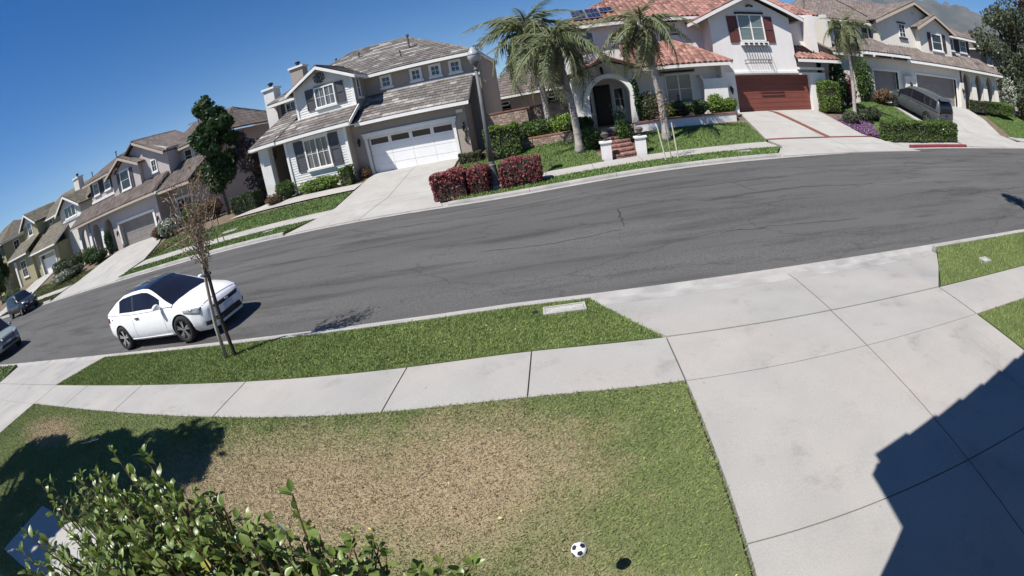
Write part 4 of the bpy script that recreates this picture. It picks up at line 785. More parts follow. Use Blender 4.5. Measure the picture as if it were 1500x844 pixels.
# ------------------------------------------------------------------ the mauve house with the arcade
def mauve_house():
    h = thing("house", "mauve stucco house with an arcade and one taupe garage door", "house", (-34, 26, .84), "houses across the street", (0, .03, 0))
    z0 = .2; R = lambda pts, **k: roof(h, pts, 'barrel', TILE_B, row=.42, tw=.32, **k)
    wall(h, -35.45, -28.75, 26, z0, 4.1, MAUVE, [(-34.7, -29.55, z0, 2.9)], .35); block(h, -29.1, -28.75, 26.36, 40, z0, 4.1, MAUVE)
    garage_door(h, -34.7, -29.55, .75, 2.9, 26.3, GDOOR_T, 4, 4); t = MB(); t.box(-34.9, -34.7, 25.93, 26.2, z0, 2.9); t.box(-29.55, -29.3, 25.93, 26.2, z0, 2.9); t.box(-34.9, -29.3, 25.93, 26.2, 2.902, 3.1); put(t, "door_surround", TRIM, h)
    for x in (-35.15, -29.05): lantern(h, x, 26, 2.1)
    for c in (-41.2, -38.75, -36.5): arch_wall(h, c-1.12, c+1.04 if c == -36.5 else c+1.12, 26, z0, lambda x: 4.1, c-.7, c+.7, 2.9, 3.75, MAUVE, .35)
    block(h, -42.3, -35.5, 27.6, 28, z0, 4.1, TAN)
    for c in (-42.2, -40.0, -37.6): pr = MB(); pr.prism([(c-.35, 25.7, z0), (c+.35, 25.7, z0), (c+.22, 25.9, 3.2), (c-.22, 25.9, 3.2)], (0, .1, 0)); put(pr, "pier", TRIM, h)
    R([(-42.9, 25.4, 4.32), (-28.3, 25.4, 4.32), (-28.3, 27.6, 5.4), (-42.9, 27.6, 5.4)], fascia=TAN); R([(-28.3, 25.4, 4.32), (-28.3, 26.2, 4.32), (-28.3, 27.6, 5.4)])
    block(h, -28.7, -24.5, 27.6, 40, z0, 4.0, MAUVE); R([(-28.28, 25.7, 4.15), (-24.4, 25.7, 4.15), (-24.4, 29.2, 5.75), (-28.28, 29.2, 5.75)], fascia=TAN); window(h, -27.9, -26.3, 1.6, 3.0, 27.6, nx=2, nz=2, leaves=2); put(MB().box(-28.3, -26, 27.4, 27.6, 3.05, 3.2), "lintel", TRIM, h)
    # upper storey: windows wing, bay, gabled wing
    block(h, -40.5, -35.9, 27.6, 40, 4.4, 7.6, MAUVE); put(MB().box(-40.6, -35.9, 27.5, 27.6, 5.55, 5.75), "band", TRIM, h)
    for x in (-39.8, -37.7): window(h, x, x+.9, 6.25, 7.2, 27.6, nx=1, nz=2, leaves=1); shutter(h, x-.55, x-.13, 6.15, 7.3, 27.595, SHUT_B); shutter(h, x+1.03, x+1.45, 6.15, 7.3, 27.595, SHUT_B)
    block(h, -35.88, -31.5, 27.2, 40, 4.4, 7.15, MAUVE); put(MB().prism([(-35.88, 27.2, 7.15), (-31.5, 27.2, 7.15), (-33.7, 27.2, 8.1)], (0, .3, 0)), "gable", MAUVE, h)
    window(h, -34.35, -33.1, 5.5, 6.95, 27.2, nx=1, nz=2, leaves=1, trim=.14); shutter(h, -34.95, -34.52, 5.4, 7.0, 27.195, SHUT_G); shutter(h, -32.93, -32.5, 5.4, 7.0, 27.195, SHUT_G)
    R([(-36.4, 31, 7.05), (-36.4, 26.7, 7.05), (-33.7, 26.7, 8.25), (-33.7, 31, 8.25)]); R([(-31.0, 26.7, 7.05), (-31.0, 31, 7.05), (-33.7, 31, 8.25), (-33.7, 26.7, 8.25)]); ridge(h, (-33.7, 26.65, 8.27), (-33.7, 31, 8.27), TILE_B)
    bar(h, (-36.45, 26.67, 7.0), (-33.7, 26.67, 8.2), .07, .2, TAN); bar(h, (-30.95, 26.67, 7.0), (-33.7, 26.67, 8.2), .07, .2, TAN)
    block(h, -31.48, -28.05, 27.6, 40, 4.4, 7.2, MAUVE); put(MB().prism([(-35, 27.6, 7.2), (-28.05, 27.6, 7.2), (-31.8, 27.6, 8.75)], (0, .3, 0)), "gable", MAUVE, h); put(MB().box(-31.5, -28.0, 27.5, 27.6, 4.8, 4.98), "band", TRIM, h)
    window(h, -30.15, -29.6, 5.85, 6.7, 27.6, nx=2, nz=2, leaves=1); block(h, -28.04, -24.6, 29.2, 40, 4.0, 6.9, MAUVE)
    for x in (-27.5, -26.4): window(h, x, x+.75, 5.55, 6.45, 29.2, nx=1, nz=2, leaves=1)
    R([(-35.2, 33, 7.1), (-35.2, 27.1, 7.1), (-31.8, 27.1, 8.9), (-31.8, 33, 8.9)]); R([(-28.0, 27.1, 7.0), (-28.0, 33, 7.0), (-31.8, 33, 8.9), (-31.8, 27.1, 8.9)]); ridge(h, (-31.8, 27.05, 8.92), (-31.8, 33, 8.92), TILE_B); bar(h, (-27.95, 27.07, 6.95), (-31.8, 27.07, 8.85), .07, .2, TAN)
    R([(-41.3, 27.1, 7.55), (-34.5, 27.1, 7.55), (-34.5, 31, 9.0), (-38.2, 31, 9.0)], fascia=TAN); R([(-41.3, 36, 7.55), (-41.3, 27.1, 7.55), (-38.2, 31, 9.0)])
    R([(-29.5, 28.7, 6.85), (-22.6, 28.7, 6.85), (-24.6, 33, 8.75), (-29.5, 33, 8.75)], fascia=TAN); R([(-22.6, 28.7, 6.85), (-22.6, 40, 6.85), (-24.6, 33, 8.75)]); ridge(h, (-30, 33, 8.9), (-24.6, 33, 8.77), TILE_B)
    pipe(h, -27.4, 31.5, 8.1, 1.0, PIPE); pipe(h, -25.2, 30.5, 7.6, 1.0, PIPE); pipe(h, -38.6, 30.5, 8.8, .7, PIPE); put(MB().box(-38.5, -37.8, 25.9, 26.3, 4.5, 4.72), "roof_vent", TILE_B, h); return h
mauve_house()
def olive_house():
    h = thing("house", "olive stucco house with two cream gables behind the parked dark car", "house", (-54, 26, 1.6), "houses across the street", (0, .035, 0))
    z0 = .9; R = lambda pts, **k: roof(h, pts, 'flat', TILE_O, row=.42, tw=.45, **k)
    wall(h, -55.2, -48.1, 26, z0, 4.3, OLIVE, [(-53.4, -49.1, z0, 3.75)], .35); block(h, -48.4, -48.05, 26.36, 38, z0, 4.3, OLIVE); garage_door(h, -53.4, -49.1, 1.5, 3.3, 26.3, TRIM, 4, 4)
    put(MB().box(-53.4, -49.1, 26.3, 26.36, 3.3, 3.75), "transom", GLASS, h); t = MB(); t.box(-53.6, -53.4, 25.93, 26.2, z0, 3.75); t.box(-49.1, -48.9, 25.93, 26.2, z0, 3.75); t.box(-53.6, -48.9, 25.93, 26.2, 3.75, 3.92); put(t, "door_surround", TRIM, h)
    block(h, -62.3, -55.25, 25.6, 38, z0, 4.7, OLIVE); window(h, -59.6, -57.8, 2.4, 4.2, 25.6, nx=2, nz=2, leaves=2); put(MB().box(-61.8, -61.2, 25.4, 25.6, z0, 4.5), "pier", TRIM, h)
    R([(-55.9, 25.4, 4.5), (-47.5, 25.4, 4.5), (-47.5, 29.6, 6.5), (-55.9, 29.6, 6.5)], fascia=TRIM); R([(-63, 25.0, 5.0), (-55.5, 25.0, 5.0), (-55.5, 28, 6.3), (-63, 28, 6.3)], fascia=TRIM)
    bar(h, (-47.47, 25.4, 4.48), (-47.47, 29.6, 6.48), .06, .2, TRIM)
    block(h, -61, -56.1, 28, 38, 4.6, 7.8, OLIVE); put(MB().prism([(-61, 28, 7.8), (-56.1, 28, 7.8), (-58.7, 28, 9.1)], (0, .3, 0)), "gable", CREAM, h); put(MB().box(-61.1, -56.0, 27.9, 28, 6.1, 6.3), "band", TRIM, h)
    window(h, -59.2, -57.9, 6.6, 8.0, 28, nx=2, nz=2, leaves=1, trim=.18)
    R([(-61.6, 33, 7.7), (-61.6, 27.5, 7.7), (-58.7, 27.5, 9.25), (-58.7, 33, 9.25)]); R([(-55.6, 27.5, 7.7), (-55.6, 33, 7.7), (-58.7, 33, 9.25), (-58.7, 27.5, 9.25)]); bar(h, (-61.65, 27.47, 7.65), (-58.7, 27.47, 9.2), .07, .2, TRIM); bar(h, (-55.55, 27.47, 7.65), (-58.7, 27.47, 9.2), .07, .2, TRIM)
    block(h, -56.1, -49, 29.6, 38, 4.6, 7.6, OLIVE); window(h, -54.9, -54.3, 6.7, 7.4, 29.6, nx=1, nz=2, leaves=1)
    block(h, -48.98, -43.9, 28, 38, z0, 7.1, CREAM); put(MB().prism([(-48.98, 28, 7.1), (-43.9, 28, 7.1), (-46.6, 28, 8.4)], (0, .3, 0)), "gable", CREAM, h); put(MB().box(-49.05, -43.85, 27.9, 28, 5.85, 6.05), "band", TRIM, h)
    window(h, -47.6, -45.1, 6.2, 7.2, 28, nx=1, nz=1, leaves=3, trim=.16)
    R([(-49.5, 33, 7.0), (-49.5, 27.5, 7.0), (-46.6, 27.5, 8.5), (-46.6, 33, 8.5)]); R([(-43.4, 27.5, 7.0), (-43.4, 33, 7.0), (-46.6, 33, 8.5), (-46.6, 27.5, 8.5)]); bar(h, (-49.55, 27.47, 6.95), (-46.6, 27.47, 8.45), .07, .2, TRIM); bar(h, (-43.35, 27.47, 6.95), (-46.6, 27.47, 8.45), .07, .2, TRIM)
    R([(-57, 29.1, 7.4), (-43.6, 29.1, 7.3), (-43.6, 33.5, 9.4), (-57, 33.5, 9.5)], fascia=TRIM); chimney(h, -49.0, -47.8, 31, 31.8, 7.5, 9.9, CREAM); pipe(h, -45.2, 31.5, 8.6, 1.1, PIPE); pipe(h, -52.5, 31, 8.4, .6, PIPE); return h
olive_house()
def plain_house(label, x0, x1, y, z0, h1, ridge_h, wallm, tile, depth=10):
    h = thing("house", label, "house", ((x0+x1)/2, y, z0), "houses beyond the front row")
    block(h, x0, x1, y, y+depth, z0-1, z0+h1, wallm); ym = y+depth/2; e = .6; zr = z0+h1+ridge_h; z = z0+h1-.1; k = min(depth/2+e, (x1-x0)/2)*.9
    a, b, c, d = (x0-e, y-e, z), (x1+e, y-e, z), (x1+e, y+depth+e, z), (x0-e, y+depth+e, z); p, q = (x0-e+k, ym, zr), (x1+e-k, ym, zr)
    for pts in ([a, b, q, p], [b, c, q], [c, d, p, q], [d, a, p]): roof(h, pts, 'flat', tile, row=.5, tw=.6, fascia=TRIM)
    n = max(2, int((x1-x0)/3.2))
    for i in range(n):
        x = x0+(x1-x0)*(i+.5)/n; window(h, x-.5, x+.5, z0+h1-1.7, z0+h1-.6, y, nx=2, nz=2, leaves=1); window(h, x-.5, x+.5, z0+.9, z0+2.1, y, nx=2, nz=2, leaves=1)
    window(h, y+2, y+3, z0+h1-1.7, z0+h1-.6, x1, 'east', nx=2, nz=2, leaves=1); return h
plain_house("tan house behind the brick garden wall, seen past the palms", -6.5, 2.2, 41, 1.0, 3.0, 2.6, TAN, TILE_B)
plain_house("grey stucco house past the arcade, half hidden by the big tree", 46, 60, 36, 1.5, 6.3, 2.4, TAN, TILE_B)
plain_house("farthest house down the street, its dark roof above the street trees", -82, -68, 27, 1.6, 6.6, 2.6, OLIVE, TILE_O)
plain_house("house tucked behind the mauve house, only its roof showing", -42, -30, 50, 1.0, 5.5, 2.2, MAUVE, TILE_B)
# ------------------------------------------------------------------ the camera's own house, whose roof shades the driveway
def own_house():
    h = thing("house", "cream stucco house on the near side, its gable shading the driveway", "house", (4, -3, .3))
    z = 4.43; pk = 6.35; block(h, .175, 8.4, -9, -.15, -.2, 4.42, CREAM); put(MB().prism([(.2, -.15, 4.42), (8.4, -.15, 4.42), (4.3, -.15, pk-.1)], (0, -.3, 0)), "gable", CREAM, h)
    roof(h, [(.2, -9, z), (.2, .45, z), (4.3, .45, pk), (4.3, -9, pk)], 'barrel', TILE_B, row=.4, tw=.3, fascia=TRIM); roof(h, [(8.4, .45, z), (8.4, -9, z), (4.3, -9, pk), (4.3, .45, pk)], 'barrel', TILE_B, row=.4, tw=.3, fascia=TRIM)
    mb = MB()
    for x0, x1, za, zb in ((.2, 4.3, z, pk), (8.4, 4.3, z, pk)):
        for k in range(11): a = k/11; b = (k+.94)/11; mb.tube([(x0+(x1-x0)*a, .47, za+(zb-za)*a+.02), (x0+(x1-x0)*b, .47, za+(zb-za)*b+.06)], [.09, .11], 8)
    put(mb, "verge_tile", TILE_B, h, kind="stuff"); return h
own_house()
# ------------------------------------------------------------------ plants
BARK = mat("bark", (.16, .12, .09), (.09, .07, .055), sc=14, rough=.95, bump=.5, bsc=30, stretch=(1, 1, .25)); TWIG = mat("dark_twigs", (.05, .045, .03), (.03, .03, .02), sc=10, rough=.95)
PALE_BARK = mat("pale_bark", (.42, .37, .31), (.28, .24, .20), sc=18, rough=.9, bump=.3, bsc=40)
L_DARK = leafmat("dark_leaves", [(.03, .062, .018), (.05, .10, .028), (.085, .145, .04), (.042, .085, .024)]); L_MID = leafmat("mid_leaves", [(.055, .105, .022), (.09, .16, .036), (.135, .21, .05), (.075, .125, .028)])
L_HEDGE = leafmat("hedge_leaves", [(.085, .14, .03), (.13, .20, .045), (.18, .26, .06), (.10, .16, .035)]); L_LIME = leafmat("bright_leaves", [(.13, .20, .035), (.20, .28, .055), (.15, .23, .04)]); L_OLIVE = leafmat("olive_leaves", [(.06, .075, .03), (.10, .115, .05), (.08, .09, .04)])
L_RED = leafmat("red_leaves", [(.19, .05, .055), (.27, .07, .08), (.12, .07, .045), (.32, .11, .11), (.12, .11, .05), (.22, .06, .065)]); L_RED2 = leafmat("new_red_leaves", [(.27, .065, .09), (.36, .09, .12), (.22, .06, .065), (.30, .12, .10)]); L_PLUM = leafmat("plum_leaves", [(.10, .065, .06), (.15, .10, .09), (.08, .06, .05), (.19, .14, .12)])
L_MYRTLE = leafmat("myrtle_leaves", [(.26, .14, .10), (.20, .14, .075), (.32, .18, .12), (.15, .13, .06)]); L_PURPLE = leafmat("purple_flowers", [(.28, .10, .34), (.38, .18, .45), (.20, .09, .22), (.10, .10, .05)], transl=.2)
L_GREY = leafmat("grey_green_leaves", [(.09, .11, .06), (.13, .15, .085), (.19, .20, .13), (.075, .09, .05)]); L_WHITE = leafmat("white_blossom", [(.5, .5, .45), (.65, .63, .6), (.1, .14, .05)], transl=.1)
L_RUST = leafmat("rusty_leaves", [(.15, .09, .05), (.10, .08, .04), (.08, .10, .035), (.19, .12, .07)])
def leaves(P, Nrm, size, seed, flat=.5):
    """diamond leaves at P, roughly facing Nrm: vertices and faces"""
    R = np.random.default_rng(seed); n = len(P); r = R.normal(size=(n, 3)); a = Nrm*(1-flat)+r*flat; a /= np.linalg.norm(a, axis=1)[:, None]+1e-9
    t = np.cross(a, R.normal(size=(n, 3))); t /= np.linalg.norm(t, axis=1)[:, None]+1e-9; b = np.cross(a, t); s = size*(.6+.8*R.random(n))[:, None]
    V = np.stack([P-t*s, P+b*s*.5+a*s*.12, P+t*s, P-b*s*.5+a*s*.12], 1).reshape(-1, 3); F = np.arange(n)[:, None]*4+np.arange(4)[None]
    return V, F
def crown_pts(blobs, seed, shell=.55):
    """points spread through ellipsoid clumps (x, y, z, rx, ry, rz, n), denser towards the outside"""
    R = np.random.default_rng(seed); PP = []; NN = []
    for x, y, z, rx, ry, rz, n in blobs:
        d = R.normal(size=(n, 3)); d /= np.linalg.norm(d, axis=1)[:, None]; r = shell+(1-shell)*R.random(n)**.5; r *= 1+R.normal(0, .09, n)
        PP.append(np.array([x, y, z])+d*r[:, None]*np.array([rx, ry, rz])); q = d/np.array([rx, ry, rz]); q[:, 2] += .35/rz; NN.append(q/np.linalg.norm(q, axis=1)[:, None])
    return np.concatenate(PP), np.concatenate(NN)
def foliage(name, blobs, size, m, parent, seed, shell=.55, flat=.5):
    P, Nn = crown_pts(blobs, seed, shell); V, F = leaves(P, Nn, size, seed+1, flat); return npmesh(name, V, F, m, parent)
def tree(name, label, x, y, z, blobs, size, m, seed, r=.16, bark=BARK, group=None, cat="tree", shell=.45, fork=None):
    """trunk and limbs reaching into every leaf clump (clumps relative to the foot)"""
    t = thing(name, label, cat, (x, y, z), group); B = [(x+a, y+b, z+c, p, q, s, n) for a, b, c, p, q, s, n in blobs]
    foliage("crown", B, size, m, t, seed, shell); mb = MB(); zf = fork or min(b[2]-b[5]*.5 for b in blobs)
    top = max(b[2] for b in blobs); mb.tube([(x, y, z-.1), (x+.03, y, z+zf*.5), (x-.02, y+.03, z+zf), (x+blobs[0][0]*.5, y+blobs[0][1]*.5, z+(zf+top)/2)], [r, r*.85, r*.7, r*.35], 8)
    for a, b, c, p, q, s, n in blobs: mb.tube([(x, y, z+min(zf, c-.1)*.9), (x+a*.45, y+b*.45, z+zf*.5+c*.45), (x+a, y+b, z+c+s*.3)], [r*.45, r*.28, r*.1], 6)
    put(mb, "trunk", bark, t, smooth=True); return t
def clumps(n, cx, cy, cz, rx, ry, rz, r, k, seed):
    R = random.Random(seed); out = []
    for i in range(n):
        while True:
            a, b, c = (R.uniform(-1, 1) for _ in range(3))
            if a*a+b*b+c*c < 1: break
        s = r*R.uniform(.7, 1.25); out.append((cx+a*rx, cy+b*ry, cz+c*rz, s, s, s*.85, int(k*R.uniform(.7, 1.3))))
    return out
def shrub(label, x, y, r, h, m, seed, size=.06, n=900, cat="shrub", group=None, lumps=5, z=None, ry=None, name="shrub"):
    """rounded shrub: leaf clumps round a core of twigs"""
    z = ground(x, y) if z is None else z; ry = ry or r; R = random.Random(seed); t = thing(name, label, cat, (x, y, z), group); bl = [(x, y, z+h*.5, r*.9, ry*.9, h*.5, n)]
    for i in range(lumps): a = i*2*math.pi/lumps+R.random(); bl.append((x+math.cos(a)*r*.55, y+math.sin(a)*ry*.55, z+h*R.uniform(.4, .72), r*.5, ry*.5, h*.34, n//3))
    foliage("foliage", bl, size, m, t, seed, .75); mb = MB()
    for i in range(9):
        a = i*2.4; mb.tube([(x+.04*math.cos(a), y+.04*math.sin(a), z-.05), (x+math.cos(a)*r*.35, y+math.sin(a)*ry*.35, z+h*.45), (x+math.cos(a)*r*.6, y+math.sin(a)*ry*.6, z+h*.75)], [.025, .018, .008], 5)
    k0 = len(mb.v); mb.lathe([(.001, .02), (r*.5, h*.12), (r*.62, h*.4), (r*.45, h*.65), (.001, h*.76)], (x, y, z), 10); mb.v[k0:] = [(a, y+(b-y)*ry/r*.92, c) for a, b, c in mb.v[k0:]]; put(mb, "branches", TWIG, t); return t
def hedge(label, x0, x1, y0, y1, h, m, seed, size=.055, dens=330, cat="hedge", group=None, tilt=0, top=None, name="hedge", z=None, rough=.05):
    """clipped hedge: leaves over a box with rounded, uneven faces; top: other leaves for the new growth on top"""
    cx, cy = (x0+x1)/2, (y0+y1)/2; z = ground(cx, y0) if z is None else z; t = thing(name, label, cat, (cx, cy, z), group); R = np.random.default_rng(seed); sx, sy = x1-x0, y1-y0
    Ps = []; Ns = []
    for nx, ny, nz, area in ((-1, 0, 0, sy*h), (1, 0, 0, sy*h), (0, -1, 0, sx*h), (0, 1, 0, sx*h), (0, 0, 1, sx*sy)):
        n = max(20, int(area*dens)); u, v = R.random(n)-.5, R.random(n)-.5; d = -np.abs(R.normal(0, rough*1.2, n))+R.normal(0, rough*.35, n)
        if nz: p = np.c_[u*sx, v*sy, h+d]
        elif nx: p = np.c_[nx*(sx/2+d), u*sy, (v+.5)*h]
        else: p = np.c_[u*sx, ny*(sy/2+d), (v+.5)*h]
        Ps.append(p); Ns.append(np.tile([nx, ny, nz+.2], (n, 1)).astype(float))
    P = np.concatenate(Ps); N_ = np.concatenate(Ns)
    rad = (.27 if rough > .06 else .15)*min(1, h); e = np.stack([np.clip(np.abs(P[:, 0])-(sx/2-rad), 0, None), np.clip(np.abs(P[:, 1])-(sy/2-rad), 0, None), np.clip(P[:, 2]-(h-rad), 0, None)], 1); L_ = np.linalg.norm(e, axis=1); f = np.where(L_ > rad, rad/np.maximum(L_, 1e-6), 1)
    for i, s in enumerate((np.sign(P[:, 0]), np.sign(P[:, 1]), np.ones(len(P)))): P[:, i] -= s*e[:, i]*(1-f)
    P += .05*np.sin(P[:, [1, 2, 0]]*5.3+seed)*min(1, h); P += np.array([cx, cy, z])
    if top is None: V, F = leaves(P, N_, size, seed, .55); npmesh("foliage", V, F, m, t)
    else:
        k = (P[:, 2]-z)/h+R.normal(0, .16, len(P)) > .78; V, F = leaves(P[~k], N_[~k], size, seed, .55); npmesh("foliage", V, F, m, t); V, F = leaves(P[k], N_[k], size*1.1, seed, .55); npmesh("young_leaves", V, F, top, t)
    q = .09 if min(sx, sy, h) > .4 else .05; put(MB().box(x0+q, x1-q, y0+q, y1-q, z-.05, z+h-q), "branches", TWIG, t); return t
# --- palms
def frond_mesh(name, L, dead, seed):
    R = random.Random(seed); V = []; F = []; pts = []
    for i in range(13):
        t = i/12; pts.append(Vector((L*(t-.16*t*t), 0, L*(.34*t-.80*t*t-(.22*t**3)))))
    mb = MB(); mb.tube(pts, [.035*(1-.85*i/12) for i in range(13)], 5)
    nn = 36
    for s in (-1, 1):
        for i in range(nn):
            t = .14+.86*i/nn; k = t*12; j = min(11, int(k)); p = pts[j].lerp(pts[j+1], k-j); d = (pts[j+1]-pts[j]).normalized()
            ln = L*.26*(math.sin(math.pi*(.18+.72*t))**.7)*R.uniform(.8, 1.1)*(.75 if dead else 1); up = R.uniform(-.7, .75); o = Vector((0, s, up)); o = (o.normalized()*.8+d*.55).normalized(); w = .008 if dead else .0095
            m1 = p+o*ln*.5+Vector((0, 0, -ln*.10)); tp = p+o*ln*.8+Vector((0, 0, -ln*(.75 if not dead else .85))); side = d*w; q = len(mb.v)
            mb.v += [tuple(p-side), tuple(p+side), tuple(m1+side), tuple(tp), tuple(m1-side)]; mb.f.append((q, q+1, q+2, q+3, q+4)); mb.mi.append(0)
    me = bpy.data.meshes.new(name); me.from_pydata(mb.v, [], mb.f); return me
L_FROND = leafmat("palm_fronds", [(.20, .22, .11), (.29, .31, .16), (.44, .44, .26), (.24, .26, .13), (.15, .175, .085)], transl=.35); L_FDEAD = leafmat("dry_palm_fronds", [(.26, .21, .13), (.34, .28, .18), (.17, .14, .085)], transl=.15)
FR = [frond_mesh("frond", 1.0, False, s) for s in (1, 2)]; FD = frond_mesh("dry_frond", 1.0, True, 5)
for me in FR: me.materials.append(L_FROND)
FD.materials.append(L_FDEAD)
PTRUNK = mat("palm_trunk", (.40, .365, .33), (.24, .215, .19), sc=6, rough=.95, bump=.4, bsc=25, stretch=(.6, .6, 3))
def palm(label, foot, top, L, n, seed, r=.22, dead=5, lo=-38, skirt=0, wind=0):
    R = random.Random(seed); t = thing("palm_tree", label, "palm", foot, "palms in front of the terracotta house"); a, b = Vector(foot), Vector(top); pts = []; rad = []
    k = 26
    for i in range(k+1):
        u = i/k; p = a.lerp(b, u); p += Vector((math.sin(u*math.pi)*.10, 0, 0)); pts.append(p); rad.append((r*(1.25-.45*u) if u < .1 else r*(1.0-.22*u))*(1.06 if i % 2 else .97))
    mb = MB(); mb.tube(pts, rad, 10); put(mb, "trunk", PTRUNK, t, smooth=True)
    mb = MB()
    for i in range(16): q = i*2.4; mb.tube([b+Vector((math.cos(q)*r*.8, math.sin(q)*r*.8, -.45+.02*i)), b+Vector((math.cos(q)*r*1.5, math.sin(q)*r*1.5, -.1+.02*i)), b+Vector((math.cos(q)*r*1.2, math.sin(q)*r*1.2, .2))], [.05, .04, .02], 5)
    put(mb, "leaf_bases", PTRUNK, t)
    for i in range(n+dead):
        az = i*2.39996+R.uniform(-.2, .2); u = i/(n-1) if i < n else 1; el = math.radians(78+(lo-78)*min(1, u)**.85+R.uniform(-8, 8)); s = L*R.uniform(.85, 1.1)*(.8 if u < .15 else 1); d = i >= n
        if d: el = math.radians(R.uniform(-75, -45)); s = L*R.uniform(.6, .9)
        o = bpy.data.objects.new("dry_frond" if d else "frond", FD if d else FR[i % 2]); COL.objects.link(o); o.parent = t; o.location = b-a+Vector((math.cos(az)*r*.5, math.sin(az)*r*.5, R.uniform(-.15, .1)))
        o.rotation_euler = (R.uniform(-.5, .5), -el, az+wind); o.scale = (s, s, s)
    return t
palm("tall queen palm standing on the lawn beside the brick steps", (.76, 21.85, .45), (.36, 21.9, 5.2), 2.55, 22, 3, .17, 9)
palm("queen palm with a shaggy brown skirt behind the staked young tree", (4.62, 21.6, .42), (4.2, 21.7, 5.65), 2.3, 20, 8, .17, 13, lo=-50)
palm("queen palm rising from the planting bed behind the low brick wall", (-.5, 26.3, .95), (-.9, 26.6, 6.7), 3.1, 26, 12, .17, 4)
palm("slim queen palm in the purple flower bed by the driveway", (16.0, 23.0, .75), (16.15, 23.1, 5.8), 2.0, 18, 17, .12, 8, lo=-60)
# --- trees
b_ = clumps(30, 0, 0, 4.6, 1.55, 1.3, 2.9, .58, 300, 5)+[(.1, 0, 7.3, .4, .4, .6, 170), (.3, 0, 6.5, .7, .6, .8, 220), (-.5, 0, 2.4, .8, .8, .7, 260), (.7, 0, 2.6, .8, .8, .7, 260)]
tree("evergreen_tree", "tall dark green tree between the mauve house and the grey roofed house", -20.7, 24.9, .8, b_, .17, L_DARK, 21, r=.13, group=None)
tree("plum_tree", "large bushy tree with dusky purple leaves beside the dark evergreen", -18.7, 26.5, .85, clumps(22, .1, 0, 3.0, 1.15, 1.0, 2.2, .65, 330, 9), .13, L_PLUM, 22)
tree("street_tree", "big spreading grey-green tree at the far end of the arcade house", 45.5, 29.5, 1.4, clumps(52, 0, 0, 5.6, 6.2, 4.5, 4.8, 1.35, 280, 31), .19, L_GREY, 23, r=.3)
for x, y, r, h, mm, lb in ((39.2, 25.6, 1.3, 3.6, L_GREY, "tall grey shrub with pale blossom in front of the big spreading tree"), (40.6, 24.0, 1.8, 2.4, L_DARK, "dark green shrub below the big spreading tree")):
    shrub(lb, x+1.5, y+.6, r, h, mm, int(x), .12, 900)
foliage_w = shrub("white flowering shrub beside the last arcade pier", 38.8, 27.0, .8, 3.2, L_WHITE, 77, .1, 380)
tree("conifer", "dark conifer rising behind the terracotta roof", 6.6, 40, 1.0, [(0, 0, 9.6-i*.75, .35+i*.22, .35+i*.22, .55, 260+60*i) for i in range(10)]+clumps(12, 0, 0, 7, 1.8, 1.6, 3, .6, 200, 3), .2, L_DARK, 24, r=.2)
for i, (x, y, h, r, mm, lb) in enumerate(((-66.5, 24.5, 6.5, 2.4, L_DARK, "dark round street tree in front of the farthest house"), (-63.8, 22.6, 4.2, 1.5, L_MID, "smaller mid green tree in front of the olive house corner"), (-72, 24, 7.5, 3.0, L_DARK, "tallest dark tree at the far end of the street"), (-79, 22, 7.0, 3.0, L_MID, "last tree in view along the street"))):
    tree("street_tree", lb, x, y, ground(x, y), clumps(18, 0, 0, h*.62, r*.7, r*.7, h*.28, r*.45, 260, 40+i), .2, mm, 50+i, group="street trees by the farthest houses")
def bare(label, x, y, h, seed, m, group):
    """thin young tree with few leaves"""
    R = random.Random(seed); z = ground(x, y); t = thing("young_tree", label, "tree", (x, y, z), group); mb = MB(); tips = []
    mb.tube([(x, y, z-.05), (x+.03, y, z+h*.4), (x, y, z+h*.6)], [.035, .028, .02], 6)
    for i in range(11):
        a = R.uniform(0, 6.28); s = R.uniform(.25, .6)*h*.4; p0 = Vector((x, y, z+h*R.uniform(.4, .62))); p1 = p0+Vector((math.cos(a)*s*.5, math.sin(a)*s*.5, h*.18)); p2 = p0+Vector((math.cos(a)*s, math.sin(a)*s, h*R.uniform(.25, .42))); mb.tube([p0, p1, p2], [.014, .009, .004], 5); tips += [p1, p2]
    put(mb, "trunk", PALE_BARK, t); foliage("crown", [(p.x, p.y, p.z, .22, .22, .2, 26) for p in tips], .05, m, t, seed, .2); return t
bare("bare young tree on the verge in front of the olive house", -46.5, 17.9, 3.4, 61, L_OLIVE, None)
STAKE = mat("lodgepole_stake", (.26, .19, .13), (.17, .12, .085), sc=8, rough=.9, stretch=(1, 1, .2)); DSTAKE = mat("dark_stake", (.055, .04, .032), (.035, .027, .022), sc=8, rough=.9, stretch=(1, 1, .2)); GSTAKE = mat("pale_stake", (.62, .57, .46), (.5, .46, .37), sc=8, rough=.9, stretch=(1, 1, .2))
